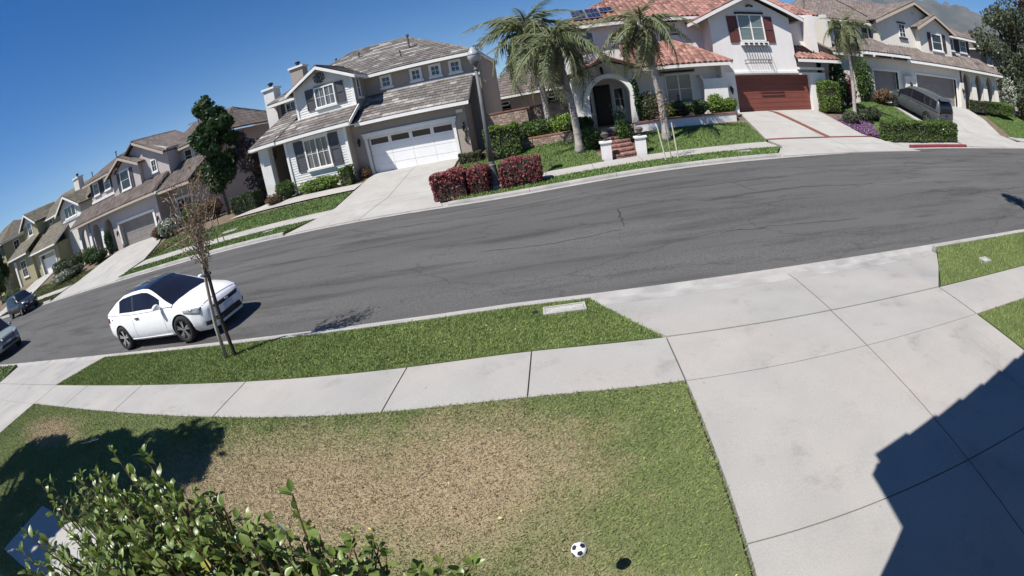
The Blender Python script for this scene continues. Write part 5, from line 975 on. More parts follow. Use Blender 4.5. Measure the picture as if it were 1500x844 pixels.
# --- the young tree on the near verge
def verge_tree():
    x, y = -6.03, 5.9; z = ground(x, y); R = random.Random(4); t = thing("young_tree", "slender young tree with sparse rusty leaves tied to a stake on the near verge", "tree", (x, y, z)); mb = MB()
    tp = [(x-.03, y-.03, z-.1), (x+.02, y-.02, z+.6), (x+.13, y, z+1.2), (x+.22, y, z+1.65), (x+.28, y, z+1.95)]; mb.tube(tp, [.038, .034, .03, .027, .02], 8); tips = []
    for i in range(30):
        a = R.uniform(0, 6.28); p0 = Vector((x+.28+.04*R.random(), y, z+R.uniform(1.45, 2.0))); s = R.uniform(.15, .55); hh = R.uniform(.35, 1.15); p1 = p0+Vector((math.cos(a)*s*.55, math.sin(a)*s*.55, hh*.5)); p2 = p0+Vector((math.cos(a)*s+.06, math.sin(a)*s, hh)); mb.tube([p0, p1, p2], [.012, .008, .003], 5); tips += [p1.lerp(p2, .5), p2, p0.lerp(p1, .8)]
        for k in range(3): q = p1.lerp(p2, R.random()); e = q+Vector((R.uniform(-.18, .18), R.uniform(-.18, .18), R.uniform(.05, .25))); mb.tube([q, e], [.004, .002], 4); tips.append(e)
    put(mb, "trunk", PALE_BARK, t, smooth=True); foliage("crown", [(p.x, p.y, p.z, .09, .09, .10, 8) for p in tips], .025, L_MYRTLE, t, 71, .15, .8)
    for i, (dx, dy) in enumerate(((.15, .03),)):
        s = thing("tree_stake", "dark wooden stake tied to the slender young tree on the near verge", "stake", (x+dx, y+dy, z)); q = MB(); q.tube([(x+dx, y+dy, z-.1), (x+dx+.03, y+dy, z+.9), (x+dx+.13, y+dy, z+1.82)], [.035, .034, .03], 8); put(q, "pole", DSTAKE, s)
        for hz in (.75, 1.5): b = MB(); b.lathe([(.075, -.02), (.085, 0), (.075, .02)], (x+dx*.6+.13*hz/1.6+.02, y+dy*.5, z+hz), 10); put(b, "tie", IRON, s)
    return t
verge_tree()
for i, (x, y) in enumerate(((3.78, 18.15), (4.02, 18.28), (4.26, 18.2))):
    z = ground(x, y)
    if i == 1:
        t = thing("young_tree", "thin sapling between two pale stakes on the verge before the brown skirted palm", "tree", (x, y, z)); mb = MB(); mb.tube([(x, y, z-.05), (x-.1, y, z+1.0), (x-.15, y, z+2.3)], [.022, .018, .008], 6); put(mb, "trunk", PALE_BARK, t); foliage("crown", [(x-.15, y, z+2.1, .45, .4, .6, 170), (x-.3, y, z+1.6, .35, .3, .3, 60)], .045, L_RUST, t, 72, .1, .8)
    else:
        s = thing("tree_stake", "pale stake on the verge, " + ("nearer the steps" if i == 0 else "nearer the redwood garage") + ", holding the thin sapling", "stake", (x, y, z), "pale stakes of the thin sapling"); put(MB().tube([(x, y, z-.1), (x+(-.22 if i == 0 else -.12), y, z+1.35)], [.028, .026], 7), "pole", GSTAKE, s)
for i, (x, y) in enumerate(((-15.9, 17.75), (-15.6, 17.85))):
    z = ground(x, y); s = thing("tree_stake", ("left-leaning" if i == 0 else "upright") + " thin stake on the verge in front of the dark evergreen", "stake", (x, y, z), "thin stakes before the evergreen"); put(MB().tube([(x, y, z-.1), (x-.16 if i == 0 else x-.1, y, z+1.45)], [.026, .024], 7), "pole", STAKE, s)
# --- hedges and shrubs across the street
hedge("long red-tipped hedge by the lamp, its part next to the white door driveway", -5.15, -3.75, 17.5, 18.5, 1.02, L_RED, 101, top=L_RED2, group="red-tipped hedges round the lamp", dens=420, rough=.09)
hedge("short red-tipped hedge directly beside the lamp, middle one of three", -3.72, -2.86, 17.55, 18.5, .98, L_RED, 102, top=L_RED2, group="red-tipped hedges round the lamp", dens=420, rough=.09)
hedge("red-tipped hedge on the lawn side of the lamp", -2.55, -.9, 17.7, 18.6, 1.0, L_RED, 103, top=L_RED2, group="red-tipped hedges round the lamp", dens=420, rough=.09)
hedge("tall clipped square hedge beside the taupe side wall", -3.75, -2.0, 23.4, 24.6, 1.45, L_HEDGE, 104, z=.75, group=None, top=L_LIME)
hedge("low clipped hedge at the foot of the white garage door pier", -5.25, -4.1, 23.9, 24.6, .5, L_OLIVE, 105)
hedge("long green hedge behind the red painted kerb", 15.7, 18.6, 19.0, 20.3, .95, L_HEDGE, 106, group="green hedges behind the red kerb", z=.15); hedge("middle section of green hedge behind the red kerb", 18.75, 20.0, 19.1, 20.3, .95, L_HEDGE, 107, group="green hedges behind the red kerb", z=.16); hedge("end section of green hedge nearest the silver van's driveway", 20.15, 21.5, 19.2, 20.4, .98, L_HEDGE, 108, group="green hedges behind the red kerb", z=.17)
hedge("tall clipped shrub against the wall right of the redwood garage door", 15.25, 16.5, 25.1, 26.0, 1.75, L_LIME, 109, z=1.05)
shrub("narrow dark cypress between the terracotta house and the cream house", 17.2, 26.3, .55, 3.4, L_DARK, 110, .08, 900, cat="cypress", z=1.2, name="cypress")
shrub("reddish shrub behind the slim palm", 18.2, 26.8, .7, 2.1, L_RED, 111, .07, 700, z=1.3); shrub("ivy-like vine climbing beside the single garage door", 20.2, 27.3, .7, 3.0, L_MID, 112, .08, 700, z=1.45); shrub("rust tinged shrub at the foot of the single garage door", 20.9, 26.2, .75, .95, L_RUST, 113, .07, 700)
for i, (x, y, lb) in enumerate(((15.55, 22.8, "silvery lavender bush nearest the redwood garage driveway"), (16.9, 23.2, "bigger silvery lavender bush beside the slim palm"), (17.9, 23.6, "silvery lavender bush at the edge of the right lawn"))): shrub(lb, x, y, .55, .75, L_GREY, 114+i, .05, 700, group="lavender bushes in the flower bed")
for i, (x, y, r, h, mm, lb) in enumerate(((32.6, 26.4, .9, .8, L_OLIVE, "low clipped shrub before the first arcade arch"), (34.7, 26.3, .9, .85, L_MID, "low clipped shrub before the second arcade arch"), (36.3, 26.0, 1.1, .9, L_LIME, "bright low shrub before the last arcade arch"))): hedge(lb, x-r, x+r, y-.5, y+.5, h, mm, 118+i, z=1.45, group="low shrubs before the arcade")
hedge("dark boxy hedge by the porch of the grey roofed house", -19.6, -17.6, 23.9, 24.9, 1.0, L_DARK, 121, z=.75); shrub("rounded clipped shrub left of the siding window", -15.7, 24.5, .6, 1.05, L_MID, 122, .05, 900, z=.72); shrub("low brownish shrub beside the front walk", -16.3, 24.0, .55, .6, L_RUST, 123, .05, 500, z=.68)
shrub("wide bright green spreading shrub under the siding window", -13.4, 24.5, 1.35, .75, L_LIME, 124, .06, 1400, z=.7, ry=.5); hedge("small cube-clipped shrub at the corner of the siding wing", -12.0, -11.3, 24.2, 24.95, 1.0, L_HEDGE, 125, z=.75, top=L_LIME); shrub("small flowering pot plant shrub in the shaded garage corner", -11.0, 25.6, .32, .6, L_RUST, 126, .05, 300, z=.8)
for i, (x, y, r, h, mm, lb) in enumerate(((-2.2, 25.6, .9, 1.0, L_GREY, "grey-green shrub at the start of the low brick wall"), (-1.2, 25.5, .9, 1.1, L_MID, "leafy shrub left of the bed palm"), (.3, 25.3, .8, 1.1, L_LIME, "bright yellow-green shrub beside the tall palm"), (1.05, 24.3, .6, .9, L_DARK, "dark shrub at the porch corner"))): shrub(lb, x, y, r, h, mm, 130+i, .07, 900, z=1.0, group="shrubs above the low brick wall")
for i, (x, lb, mm, h) in enumerate(((4.6, "tall thin shrub at the arch side of the planter", L_OLIVE, 1.5), (5.55, "round box shrub under the near edge of the front window", L_MID, .8), (6.3, "round box shrub under the middle of the front window", L_DARK, .8), (7.2, "dark round shrub before the plaster buttress", L_DARK, .85), (8.2, "spiky yellow-green shrub at the garage end of the planter", L_LIME, 1.05), (8.85, "fan of pale leaves beside the redwood garage door", L_LIME, .8))): shrub(lb, x, 24.9, .5, h, mm, 140+i, .06, 700, z=1.15, group="shrubs along the white planter")
shrub("climbing vine on the arch's garage side", 4.0, 24.75, .22, 2.4, L_DARK, 147, .06, 500, z=1.0, cat="vine", name="vine")
shrub("bushy green plant on the inner side of the right pilaster", 2.85, 22.3, .35, .95, L_MID, 148, .06, 500, z=.6); shrub("green bush leaning over the left of the brick steps", 1.35, 22.2, .5, 1.0, L_MID, 149, .06, 600, z=.5)
for i, (x, y, r, h, mm, lb) in enumerate(((-36.6, 24.0, 1.0, .9, L_DARK, "low dark hedge beside the mauve house driveway"), (-39.0, 24.6, .9, 1.3, L_MID, "leafy shrub before the middle arcade arch"), (-42.0, 24.8, 1.1, 1.4, L_OLIVE, "loose olive shrub at the arcade's far end"), (-44.0, 23.6, 1.0, 1.2, L_GREY, "grey shrub between the mauve and olive houses"), (-46.0, 24.6, 1.0, 1.0, L_DARK, "dark shrub near the olive house garage"), (-41.5, 22.0, 1.3, .8, L_WHITE, "white flowering shrub in the mauve house bed"), (-39.4, 22.4, 1.2, .8, L_GREY, "pale rose bush in the mauve house bed"), (-59.5, 22.6, 1.5, .9, L_MID, "clipped green shrub in front of the olive house window"), (-35.6, 25.0, .4, 1.9, L_DARK, "narrow dark shrub climbing beside the taupe garage door"), (-27.6, 24.6, .8, .9, L_RUST, "rusty shrub right of the mauve house driveway"), (-26.2, 24.2, .9, 1.2, L_WHITE, "white blossomed bush at the mauve house corner"), (-24.0, 25.0, 1.0, 1.4, L_MID, "leafy bush at the foot of the dark evergreen"), (-22.6, 25.4, .9, 1.3, L_RUST, "brownish bush behind the evergreen's foot"))): shrub(lb, x, y, r, h, mm, 150+i, .09, 620, group="front garden shrubs of the left houses")
# --- flower bed: ground cover nobody could count
P = np.c_[RNG.uniform(0, 1, 5200), RNG.uniform(0, 1, 5200)]; bx = 14.9+(P[:, 0])*(1.0+1.6*P[:, 1]); by = 20.4+P[:, 1]*3.4; bz = np.array([ground(x, y) for x, y in zip(bx, by)])+np.abs(RNG.normal(.08, .06, 5200))
V, F = leaves(np.c_[bx, by, bz], np.tile([0, -.3, 1.], (5200, 1)), .05, 9, .5); npmesh("flowers", V, F, L_PURPLE, kind="stuff")
# ------------------------------------------------------------------ street furniture and garden walls
POST = mat("grey_post_paint", (.13, .13, .135), (.10, .10, .105), sc=4, rough=.55); GLOBE = mat("lamp_globe", (.36, .38, .39), (.31, .33, .34), rough=.15, spec=.6)
def lamp():
    x, y = -2.76, 18.25; z = ground(x, y); t = thing("street_lamp", "tall grey street lamp with an acorn globe among the red-tipped hedges", "street lamp", (x, y, z))
    put(MB().lathe([(.001, .0), (.36, 0), (.36, .12), (.3, .17), (.001, .17)], (x, y, z-.03), 20), "footing", CONC2, t)
    put(MB().lathe([(.001, .14), (.24, .14), (.25, .3), (.2, .36), (.17, .5), (.15, .8), (.155, .88), (.12, .92), (.11, 1.02)], (x, y, z), 16), "pedestal", POST, t, smooth=False)
    mb = MB(); mb.tube([(x, y, z+.9), (x+.05, y, z+2.6), (x+.10, y, z+4.42)], [.105, .085, .062], 12); put(mb, "pole", POST, t, smooth=True)
    put(MB().lathe([(.062, 4.36), (.1, 4.42), (.075, 4.47), (.07, 4.55), (.15, 4.66), (.16, 4.7), (.09, 4.71)], (x+.1, y, z), 14), "capital", POST, t)
    put(MB().lathe([(.09, 4.69), (.17, 4.74), (.23, 4.86), (.235, 4.98), (.19, 5.1), (.12, 5.17), (.11, 5.2), (.03, 5.27), (.001, 5.29)], (x+.1, y, z), 16), "globe", GLOBE, t, smooth=True)
    put(MB().lathe([(.236, 4.95), (.243, 4.97), (.236, 4.99)], (x+.1, y, z), 16), "globe_band", POST, t); return t
lamp()
BRICK = mat("red_brick", (.30, .14, .10), (.22, .10, .075), sc=5, rough=.92, bump=.2, bsc=40); BRICKS = [mat("step_brick", (.30, .165, .14), (.20, .11, .095), sc=9, rough=.9, bump=.3, bsc=50, rand=(.7, 1.3))]
STONE = mat("wall_stone", (.40, .30, .24), (.28, .20, .16), sc=6, rough=.95, bump=.3, bsc=30, rand=(.7, 1.3))
st = thing("brick_steps", "curved red brick steps climbing to the arched porch", "steps", (2.5, 20.3, .2))
for i in range(6):
    y0 = 20.25+i*.52; z1 = .34+i*.135; mb = MB(); n = 9; bw = 1.02/n
    for k in range(n):
        xa = 2.02+bw*k; bow = .09*math.sin(math.pi*(k+.5)/n); mb.box(xa+.005, xa+bw-.005, y0-bow, y0+.22, z1-.07, z1); mb.box(xa+.005, xa+bw-.005, y0-bow+.02, y0+.2, z1-.16, z1-.075)
    s = put(mb, "step", BRICKS, st, kind=None); put(MB().box(2.02, 3.04, y0+.225, y0+.75, z1-.2, z1-.01), "tread", BRICKS[0], s)
for i, (x, y, lb) in enumerate(((1.78, 20.25, "white plaster pilaster at the foot of the brick steps, nearer the tall lawn palm"), (3.22, 20.25, "white plaster pilaster at the foot of the brick steps, nearer the brown skirted palm"))):
    z = ground(x, y); p = thing("pilaster", lb, "pilaster", (x, y, z), "white pilasters flanking the brick steps"); put(MB().box(x-.2, x+.2, y-.2, y+.2, z-.1, z+.66), "shaft", WHITE_ST, p); put(MB().box(x-.25, x+.25, y-.25, y+.25, z+.66, z+.73), "cap", TRIM, p)
    u = thing("urn", "small dark stone urn on top of the pilaster " + ("left of" if i == 0 else "right of") + " the steps", "urn", (x, y, z+.73), "urns on the pilasters"); put(MB().lathe([(.001, 0), (.1, 0), (.1, .04), (.04, .09), (.05, .13), (.14, .2), (.17, .3), (.13, .33), (.1, .36), (.001, .38)], (x, y, z+.73), 14), "bowl", mat("urn_stone", (.12, .10, .09), (.07, .06, .055), sc=8, rough=.9), u)
def low_wall(name, label, pts, h, m, cap, th=.25, cat="wall", z0=None, brick=None):
    """wall along plan points; brick=(length, height): courses of separate bricks in front"""
    x, y = pts[0]; t = thing(name, label, cat, (x, y, z0 if z0 is not None else ground(x, y))); a = MB(); c = MB(); br = MB()
    for (x0, y0), (x1, y1) in zip(pts, pts[1:]):
        d = Vector((x1-x0, y1-y0, 0)); n = Vector((d.y, -d.x, 0)).normalized()*th/2; zA = z0 if z0 is not None else min(ground(x0, y0), ground(x1, y1)); zz = lambda q, e: Vector((q[0], q[1], zA+e))
        q = [zz((x0, y0), -.2)-n, zz((x0, y0), -.2)+n, zz((x1, y1), -.2)+n, zz((x1, y1), -.2)-n]; a.prism(q, (0, 0, h+.2)); n2 = n*1.25; q = [zz((x0, y0), h)-n2, zz((x0, y0), h)+n2, zz((x1, y1), h)+n2, zz((x1, y1), h)-n2]; c.prism(q, (0, 0, .07))
        if brick:
            L, Hh = brick; u = d.normalized(); nr = int(h/Hh); f = n.normalized()*(th/2)
            for r in range(nr):
                s = -(r % 2)*L/2
                while s < d.length:
                    s0, s1 = max(0, s)+.008, min(d.length, s+L)-.008
                    if s1-s0 > .03: p0 = zz((x0, y0), r*Hh+.006)+f+u*s0; p1 = zz((x0, y0), r*Hh+.006)+f+u*s1; o = n.normalized()*random.uniform(.012, .028); br.prism([p0, p1, p1+Vector((0, 0, Hh-.012)), p0+Vector((0, 0, Hh-.012))], o)
                    s += L
    put(a, "core", m, t); put(c, "coping", cap, t)
    if brick: put(br, "brick", STONE, t, kind="stuff")
    return t
MORTAR = mat("mortar", (.26, .23, .20), (.2, .18, .16), sc=8, rough=.95)
low_wall("garden_wall", "low curved brick retaining wall below the palm bed", [(-2.35, 25.2), (-2.2, 24.75), (-1.4, 24.5), (-.3, 24.4), (.7, 24.2), (1.2, 23.8)], .42, MORTAR, BRICK, z0=.85, brick=(.26, .1))
low_wall("garden_wall", "tall brick garden wall between the taupe house and the palm bed", [(-4.0, 27.2), (-1.6, 27.2), (-1.6, 27.9), (1.1, 27.9)], 1.75, MORTAR, BRICK, z0=1.0, brick=(.30, .12))
low_wall("planter_wall", "white plaster planter wall under the front window", [(3.6, 24.0), (5.6, 24.05), (7.2, 23.95), (8.9, 24.1)], .38, WHITE_ST, BRICK, z0=.82, th=.3, cat="wall")
put(MB().box(3.7, 9.1, 24.2, 26.1, .5, 1.16), "soil", MULCH, None, kind="structure")
put(MB().box(-4.2, 1.25, 24.6, 27.1, .4, 1.0), "soil", MULCH, None, kind="structure")
sheet("path", [(-19.4, 23.2), (-10.65, 22.8), (-10.6, 23.9), (-17.3, 24.4)], CONC_OLD, .03); sheet("path", [(-18.0, 20.4), (-16.9, 20.4), (-16.9, 20.8), (-18, 20.8)], CONC_OLD, .03)
f = thing("garden_fountain", "small dark tiered fountain standing under the front window", "fountain", (6.1, 24.55, 1.16)); put(MB().lathe([(.001, 0), (.16, 0), (.08, .1), (.07, .3), (.3, .42), (.28, .46), (.06, .48), (.05, .75), (.18, .84), (.16, .87), (.04, .9), (.03, 1.1), (.07, 1.16), (.001, 1.25)], (6.1, 24.55, 1.16), 16), "basin", IRON, f)
pt = thing("potted_plant", "white pot with pale flowers on a white pedestal at the porch", "plant", (3.0, 24.2, 1.0)); put(MB().box(2.85, 3.15, 24.05, 24.35, .9, 1.5), "pedestal", TRIM, pt); foliage("foliage", [(2.95, 24.2, 1.85, .3, .3, .33, 260)], .07, L_WHITE, pt, 401); foliage("leaves", [(2.95, 24.2, 1.7, .33, .3, .3, 160)], .08, L_LIME, pt, 402)
# near verge: meter box, far meter lids, driveway sign, paper on the lawn
LID = mat("meter_lid", (.42, .41, .39), (.35, .34, .325), sc=5, rough=.9, bump=.2)
def lid(label, x, y, w, d, rot=0, z=None, group=None, pit=False):
    z = ground(x, y) if z is None else z; t = thing("meter_box", label, "meter box", (x, y, z), group, (0, 0, rot)); mb = MB()
    for a, b, c, e in ((-w/2, w/2, -d/2, -d/2+.03), (-w/2, w/2, d/2-.03, d/2), (-w/2, -w/2+.03, -d/2+.03, d/2-.03), (w/2-.03, w/2, -d/2+.03, d/2-.03)): mb.box(x+a, x+b, y+c, y+e, z-.1, z+.035)
    put(mb, "rim", CONC2, t); put(MB().box(x-w/2+.034, x+w/2-.034, y-d/2+.034, y+d/2-.034, z-.1, z+.026), "lid", LID, t)
    if pit: put(MB().lathe([(.001, .03), (.05, .03), (.055, .02)], (x-w/2-.12, y, z), 10), "cleanout_cap", IRON, t)
    return t
lid("pale concrete meter box set in the near verge by the driveway", -.27, 6.12, .62, .26, .05, pit=True)
lid("small round-cornered meter lid in the verge right of the driveway", 7.2, 5.5, .22, .2); lid("pale meter lid in the verge before the grey roofed house", -13.0, 18.0, .55, .28, 0, group="meter lids of the far verges"); lid("pale meter lid in the verge before the redwood garage", 6.9, 18.0, .55, .28, 0, group="meter lids of the far verges")
PAPER = mat("paper", (.75, .76, .78), (.68, .69, .72), rough=.7)
mb = MB(); xs = [(-7.58, 2.98), (-7.18, 3.16), (-7.14, 3.10), (-7.52, 2.9)]
mb.prism([(x, y, ground(x, y)+.03+.02*i) for i, (x, y) in enumerate(xs)], (0, 0, .006)); tag(put(mb, "newspaper", PAPER), "folded white paper lying in the tree shade on the near lawn", "newspaper")
# fallen leaves on the near lawn and verge
P = np.c_[RNG.uniform(-8, .8, 260), RNG.uniform(.8, 6.3, 260)]; P = P[(P[:, 1] < 3.9) | (P[:, 1] > 5.1)]; z = np.array([ground(*p) for p in P])+.04
V, F = leaves(np.c_[P, z], np.tile([0, 0, 1.], (len(P), 1)), .014, 12, .5); npmesh("fallen_leaves", V, F, leafmat("fallen_leaf", [(.45, .38, .22), (.3, .2, .1), (.6, .55, .35), (.5, .5, .1)], transl=.1), kind="stuff")
# the ball in mid-air
BW = mat("ball_white", (.78, .78, .78), (.72, .72, .74), rough=.4); BK = mat("ball_black", (.02, .02, .03), (.03, .03, .04), rough=.4)
def ball(c, r):
    t = thing("football", "small black and white football in mid-air above the near lawn", "ball", c); bm = bmesh.new(); bmesh.ops.create_icosphere(bm, subdivisions=4, radius=r)
    ico = bmesh.new(); bmesh.ops.create_icosphere(ico, subdivisions=1, radius=1); ax = [v.co.normalized() for v in ico.verts]; ico.free()
    for f_ in bm.faces: f_.material_index = 1 if max(f_.calc_center_median().normalized().dot(a) for a in ax) > .935 else 0; f_.smooth = True
    me = bpy.data.meshes.new("shell"); bm.to_mesh(me); bm.free(); me.materials.append(BW); me.materials.append(BK); o = bpy.data.objects.new("shell", me); COL.objects.link(o); o.parent = t; o.rotation_euler = (.4, .3, .9)
ball((-.188, 1.70, .745), .047)
# ------------------------------------------------------------------ cars
BLACKT = mat("tyre_rubber", (.018, .018, .019), (.025, .025, .026), sc=20, rough=.85, bump=.1); CARGL = mat("car_glass", (.010, .010, .015), (.014, .014, .02), sc=1.5, rough=.06, spec=.45); DARKP = mat("black_plastic", (.02, .02, .022), (.028, .028, .03), rough=.6)
LENS = mat("headlight_lens", (.42, .43, .44), (.12, .12, .125), sc=14, rough=.08, spec=.9); REDL = mat("tail_light", (.22, .012, .012), (.12, .008, .008), rough=.15, spec=.8); CHROME = mat("chrome", (.6, .61, .63), (.5, .5, .52), rough=.2, metal=.9); PLATE = mat("number_plate", (.6, .62, .66), (.5, .52, .58), rough=.5)
SEAM = mat("seam_shadow_gap", (.16, .16, .165), (.13, .13, .135), rough=.8)
def paint(name, c): return mat(name, c, tuple(x*.96 for x in c), sc=1, rough=.35, spec=.4, coat=.45)
def interp(tab, x):
    if x <= tab[0][0]: return tab[0][1:]
    for p, q in zip(tab, tab[1:]):
        if x <= q[0]:
            t = (x-p[0])/(q[0]-p[0]); return tuple(a+(b-a)*t for a, b in zip(p[1:], q[1:]))
    return tab[-1][1:]
def car(name, label, cat, low, cab, P, body_m, wheels, rw, roof_m=None, rim_m=None, tyre_w=.21, group=None):
    """low: (x, underside, shoulder height, half width) stations; cab: (x, top height, half width at top) stations; P: glazing limits"""
    t = thing(name, label, cat, (0, 0, 0), group); roof_m = roof_m or body_m; x0, x1 = low[0][0], low[-1][0]
    xs = sorted({*[s[0] for s in low], *np.linspace(x0, x1, 44)}); rings = []
    for x in xs:
        zb, zs, w = interp(low, x); h = zs-zb
        half = [(0, zb), (w*.80, zb), (w*.95, zb+min(.10, h*.2)), (w*.995, zb+h*.30), (w, zb+h*.48), (w*.985, zb+h*.66), (w*.965, zs-h*.16), (w*.925, zs-h*.05), (w*.83, zs+.004), (w*.5, zs+.03), (0, zs+.042)]
        rings.append([(x, -y, z) for y, z in half]+[(x, y, z) for y, z in reversed(half[1:-1])])
    mb = MB(); n = len(rings[0]); mb.v = [p for r in rings for p in r]
    for i in range(len(rings)-1):
        for j in range(n): mb.f.append((i*n+j, (i+1)*n+j, (i+1)*n+(j+1) % n, i*n+(j+1) % n)); mb.mi.append(0)
    mb.f.append(tuple(range(n))); mb.f.append(tuple((len(rings)-1)*n+j for j in reversed(range(n)))); mb.mi += [0, 0]
    body = put(mb, "body", [body_m, DARKP], t)
    cut = MB()
    for wx in wheels:
        for s in (-1, 1): cut.lathe([(.001, s*.52), (rw*1.13, s*.52), (rw*1.13, s*1.3), (.001, s*1.3)], (wx, 0, rw*1.0), 28, axis='y')
    co = put(cut, "cutter", DARKP); co.data.materials.clear(); co.data.materials.append(body_m); co.data.materials.append(DARKP); co.data.polygons.foreach_set("material_index", [1]*len(co.data.polygons))
    md = body.modifiers.new("arch", 'BOOLEAN'); md.operation = 'DIFFERENCE'; md.object = co; md.solver = 'EXACT'
    try: md.material_mode = 'TRANSFER'
    except Exception: pass
    dg = bpy.context.evaluated_depsgraph_get(); me = bpy.data.meshes.new_from_object(body.evaluated_get(dg)); body.modifiers.clear(); body.data = me; bpy.data.objects.remove(co)
    me.polygons.foreach_set("use_smooth", [True]*len(me.polygons))
    try: me.set_sharp_from_angle(angle=math.radians(38))
    except Exception: pass
    bv = BVHTree.FromPolygons([v.co.copy() for v in me.vertices], [tuple(p.vertices) for p in me.polygons])
    # cabin
    cx0, cx1 = cab[0][0], cab[-1][0]; xs = sorted({*[s[0] for s in cab], *P['side'], *P.get('pillars', ()), *[p+.07 for p in P.get('pillars', ())], *np.linspace(cx0, cx1, 30)}); S = []
    for x in xs:
        zt, wt = interp(cab, x); zb, zs, w = interp(low, x); zb2 = zs-.02; wb = w*P.get('base', .9); k = max(0, min(1, (zt-zb2)/(P['h']*.9)))
        wt2 = wb+(wt-wb)*k; half = [(wb, zb2), (wb+(wt2-wb)*.14+.008, zb2+(zt-zb2)*.12), (wb+(wt2-wb)*.82+.012, zb2+(zt-zb2)*.86), (wt2*.93, zb2+(zt-zb2)*.965), (wt2*.8, zt+.005), (wt2*.4, zt+.025), (0, zt+.032)]
        S.append([(x, -y, z) for y, z in half]+[(x, y, z) for y, z in reversed(half[:-1])])
    m = len(S[0]); parts = {}
    for i in range(len(S)-1):
        xa, xb = xs[i], xs[i+1]; xm = (xa+xb)/2; zt, _ = interp(cab, xm); zb, zs, w = interp(low, xm)
        for j in range(m-1):
            jj = min(j, m-2-j); key = "pillar"
            if jj == 0: key = "pillar"
            elif jj == 1:
                if P['side'][0] < xm < P['side'][1] and zt-zs > .13:
                    key = "window_pillar" if any(p < xm < p+.07 for p in P.get('pillars', ())) else "side_window%d%d" % (j == 1, sum(xm > p+.03 for p in P.get('pillars', ())))
            elif jj >= 3: key = "windshield" if xm > P['ws'] else "rear_window" if xm < P['rw'] else "roof"
            if jj == 2: key = "pillar"
            parts.setdefault(key+("|%d%d" % (j < m/2, sum(xm > p for p in P["pillars"])) if key == "window_pillar" else ""), []).append((S[i][j], S[i+1][j], S[i+1][j+1], S[i][j+1]))
    for key, fs in parts.items():
        q = MB()
        for f_ in fs: q.face(f_)
        nm = "side_window" if key.startswith("side") else key.split("|")[0]
        put(q, nm, DARKP if nm == "window_pillar" else CARGL if nm != "pillar" and nm != "roof" else (body_m if nm == "pillar" else roof_m), t, smooth=True, weld=True)
    def patch(nm, quad, d, mm, off=.008, nu=6, nv=4, th=0):
        """a piece lying on the body: the four corners projected along d"""
        q = [Vector(p) for p in quad]; d = Vector(d).normalized(); g = []
        for j in range(nv+1):
            for i in range(nu+1):
                u, v = i/nu, j/nv; p = (q[0]*(1-u)+q[1]*u)*(1-v)+(q[3]*(1-u)+q[2]*u)*v; r = bv.ray_cast(p-d*3, d)
                g.append((r[0]-d*off) if r[0] is not None else p)
        k = MB(); k.v = [tuple(x) for x in g]
        for j in range(nv):
            for i in range(nu): a = j*(nu+1)+i; k.f.append((a, a+1, a+nu+2, a+nu+1)); k.mi.append(0)
        o = put(k, nm, SEAM if nm == "door_seam" else mm, t, smooth=True)
        if nm == "door_seam": return o
        s = o.modifiers.new("depth", 'SOLIDIFY'); s.thickness = .012; s.offset = 0; return o
    rim_m = rim_m or CHROME
    for wx in wheels:
        for s in (-1, 1):
            yw = s*(interp(low, wx)[2]-.015); w = bpy.data.objects.new("wheel", None); COL.objects.link(w); w.parent = t; w.location = (wx, yw, rw)
            pr = [(rw*.66, 0), (rw*.70, .015), (rw*.92, .02), (rw*.99, -.02), (rw, -.06), (rw, -tyre_w+.04), (rw*.95, -tyre_w), (rw*.6, -tyre_w)]
            put(MB().lathe([(r, y*s) for r, y in pr], (wx, yw, rw), 28, axis='y'), "tyre", BLACKT, w, smooth=True)
            rm = MB(); rm.lathe([(.001, -.05*s), (rw*.6, -.06*s), (rw*.67, -.005*s), (rw*.70, .004*s), (rw*.64, -.07*s)], (wx, yw, rw), 28, axis='y'); put(rm, "wheel_disc", DARKP, w)
            sp = MB()
            for k in range(5):
                a = k*2*math.pi/5+.3
                for da in (-.16, .16):
                    c1, c2 = a+da*.6, a+da; p0 = Vector((wx+math.cos(c1)*rw*.12, yw-.02*s, rw+math.sin(c1)*rw*.12)); p1 = Vector((wx+math.cos(c2)*rw*.65, yw-.004*s, rw+math.sin(c2)*rw*.65)); d = (p1-p0).normalized(); e = Vector((-d.z, 0, d.x))*.016; o = Vector((0, s*.012, 0)); sp.prism([p0-e, p0+e, p1+e*1.3, p1-e*1.3], o)
            sp.lathe([(.001, .0), (rw*.16, -.005*s), (rw*.16, -.03*s)], (wx, yw, rw), 14, axis='y'); put(sp, "spokes", rim_m, w)
    return t, patch, bv
def mirror(t, x, y, z, m, s):
    mb = MB(); mb.lathe([(.001, -.09), (.06, -.08), (.085, -.02), (.085, .04), (.05, .09), (.001, .1)], (0, 0, 0), 10, axis='y'); mb.v = [(x+a*.8, y+s*.09+b*1.1, z+c*.8) for a, b, c in mb.v]; mb.box(x-.03, x+.03, min(y, y+s*.06)-.03, max(y, y+s*.06), z-.07, z-.03); put(mb, "mirror", m, t, smooth=True)
WPAINT = paint("white_car_paint", (.80, .80, .80)); BLACKROOF = mat("black_roof_glass", (.012, .012, .02), (.016, .016, .026), rough=.08, spec=.8, coat=.5)
